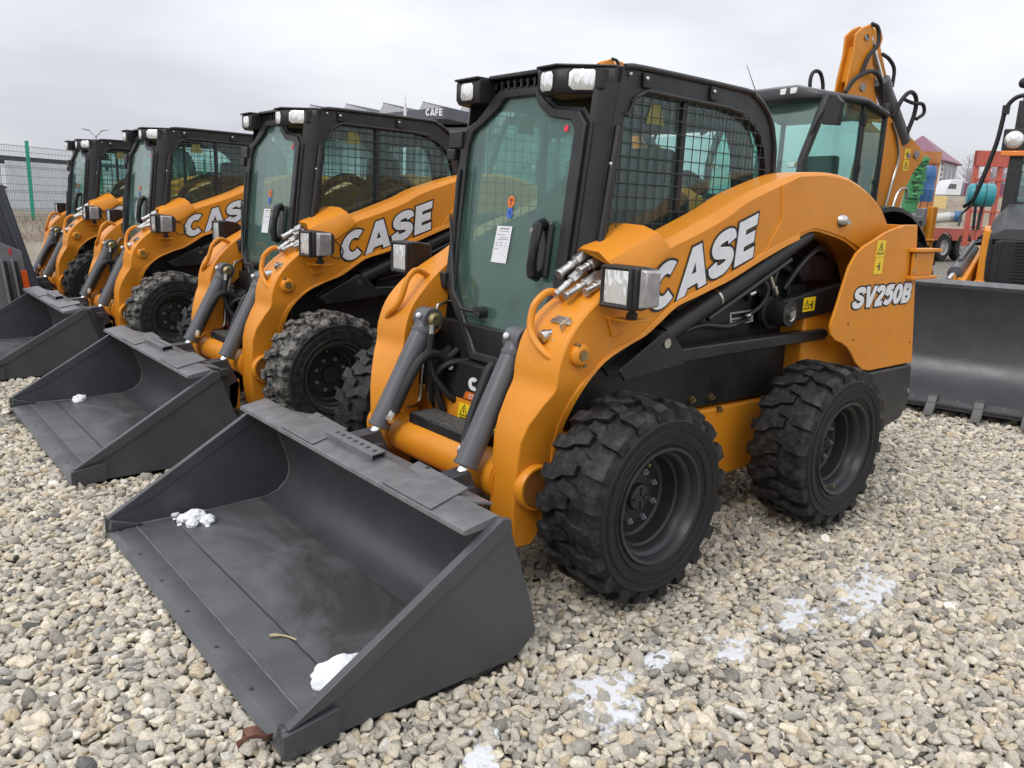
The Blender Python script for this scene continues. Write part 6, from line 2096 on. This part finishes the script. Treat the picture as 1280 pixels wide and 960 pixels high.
# ================================================================ snow, twig, leaf
from mathutils import noise as mnoise
def snow_patch(cx, cy, rx, ry, rot, seed, thr=.0, h=.015, z0=-.019):
    n = 46
    vs, idx, fs = [], {}, []
    c, s = math.cos(rot), math.sin(rot)
    def val(i, j):
        x, y = (i / n * 2 - 1), (j / n * 2 - 1)
        f = 1 - (x * x + y * y) ** .5
        return f * 1.15 + .75 * mnoise.fractal(Vector((x * 1.9 + seed, y * 1.9, seed * .3)), .9, 2.0, 4) + .30 * mnoise.noise(Vector((x * 9 + seed, y * 9, 2.0))) - .10 - thr
    g = {(i, j): val(i, j) for i in range(n + 1) for j in range(n + 1)}
    for i in range(n):
        for j in range(n):
            q = [(i, j), (i + 1, j), (i + 1, j + 1), (i, j + 1)]
            if sum(1 for k in q if g[k] > 0) >= 3:
                f = []
                for k in q:
                    if k not in idx:
                        x, y = (k[0] / n * 2 - 1) * rx, (k[1] / n * 2 - 1) * ry
                        idx[k] = len(vs)
                        vs.append((cx + x * c - y * s, cy + x * s + y * c, z0 + h * min(1, max(0, g[k]) * 1.6) ** .5 + .003 * mnoise.noise(Vector((x * 60, y * 60, seed)))))
                    f.append(idx[k])
                fs.append(tuple(f))
    o = MB().add(vs, fs).build('snow_patch', THIN_SNOW, smooth=180, recalc=False)
    at_ = o.data.attributes.new('cover', 'FLOAT', 'POINT')
    inv = {v: k for k, v in idx.items()}
    at_.data.foreach_set('value', [min(1.0, max(0.0, g[inv[i]]) * 1.9) for i in range(len(vs))])
    return o
for (x, y, rx, ry, r, sd_, thr, lab) in ((-.01, 1.25, .15, .09, .5, 1.3, .05, 'small round snow patch right of the front tyre'),
                                   (-.80, 1.33, .34, .13, .25, 4.1, .10, 'largest snow patch on the gravel below the rear tyre'),
                                   (-.42, 1.27, .26, .13, .2, 7.7, .18, 'broken snow patch left of the largest one'),
                                   (.56, 1.19, .22, .16, .7, 9.2, .12, 'forked snow patch nearest the front bucket side'),
                                   (.27, 1.16, .16, .07, .4, 12.4, .20, 'thin snow streak below the front tyre'),
                                   (1.03, 1.19, .14, .08, .9, 15.9, .22, 'faint snow trace at the bottom of the photo')):
    tag(snow_patch(x, y, rx, ry, r, sd_, thr), lab, 'snow', 'thin snow patches on the gravel')
def snow_clump(c, pieces, lab, seed):
    mb = MB()
    rg = random.Random(seed)
    for (x, y, z, rx, ry, rz) in pieces:
        n, m = 44, 26
        rings = []
        for a in range(m + 1):
            th = math.pi * a / m
            rr = max(1e-3, math.sin(th))
            ring = []
            for k in range(n):
                d = Vector((rr * math.cos(2 * math.pi * k / n), rr * math.sin(2 * math.pi * k / n), math.cos(th)))
                w = 1 + .025 * mnoise.noise(d * 19 + Vector((seed, x * 40, y * 40))) + .24 * mnoise.noise(d * 2.2 + Vector((seed, x * 40, y * 40))) + .08 * mnoise.noise(d * 7 + Vector((seed, x * 40, y * 40)))
                ring.append((x + d.x * rx * w, y + d.y * ry * w, max(z + d.z * rz * w, -.001)))
            rings.append(ring)
        mb.loft(rings)
    o = mb.build('snow_clump', SNOW, smooth=180)
    o.location = c
    return tag(o, lab, 'snow', 'snow lumps lying in the buckets')
snow_clump((1.13, -.775, .025), [(0, 0, .018, .050, .036, .034), (-.035, .055, .012, .032, .030, .026), (.045, -.02, .010, .030, .026, .022), (.03, .05, .01, .026, .03, .02), (-.02, -.04, .008, .02, .02, .016), (.055, -.105, .006, .020, .016, .012), (.075, .02, .004, .01, .01, .007), (.07, -.06, .003, .008, .008, .005), (-.02, .10, .004, .010, .012, .006)], 'crumbled snow lump in the far front corner of the nearest bucket', 3)
snow_clump((1.085, .715, .024), [(.085, -.035, .006, .10, .085, .036), (-.02, .03, .006, .14, .11, .050), (-.11, .06, .006, .12, .085, .045), (.09, .05, .004, .08, .07, .03)], 'smooth white snow heap against the near side of the nearest bucket', 8)
snow_clump((1.06, -3.30, .025), [(0, 0, .015, .045, .030, .026), (.02, .05, .010, .03, .03, .018), (-.01, -.045, .008, .022, .02, .014)], 'small snow lump in the second bucket', 5)
tw = MB().tube(smooth_path([(1.265, .345, .034), (1.235, .36, .032), (1.215, .385, .031), (1.205, .42, .033)], 5), [.004, .005, .006, .006, .005, .004, .003], 6).build('dry_twig', mat('straw', (.42, .36, .22), .8))
tag(tw, 'short dry straw stalk lying on the nearest bucket floor', 'twig')
lf = MB()
c0 = V(1.505, .815, .004)
rows_ = [(-.055, .004, .0), (-.035, .020, .012), (-.010, .032, .026), (.018, .030, .034), (.040, .018, .030), (.060, .003, .018)]
lv = []
for x_, w_, z_ in rows_:
    lv += [c0 + V(x_ * .8 + .01 * math.sin(x_ * 90), -w_, z_ + .018), c0 + V(x_ * .8, .0, z_), c0 + V(x_ * .8 - .008 * math.sin(x_ * 70), w_ * .8, z_ + .026)]
lf.add(lv, [(3 * k + a_, 3 * k + a_ + 1, 3 * k + a_ + 4, 3 * k + a_ + 3) for k in range(5) for a_ in (0, 1)])
lo_ = lf.build('dead_leaf', mat('brown_leaf', (.12, .05, .035), .8, col2=(.20, .09, .06), scale=40), smooth=60, recalc=False)
sm_ = lo_.modifiers.new('thickness', 'SOLIDIFY')
sm_.thickness = .002
tag(lo_, 'curled brown dead leaf beside the corner of the nearest bucket', 'leaf')
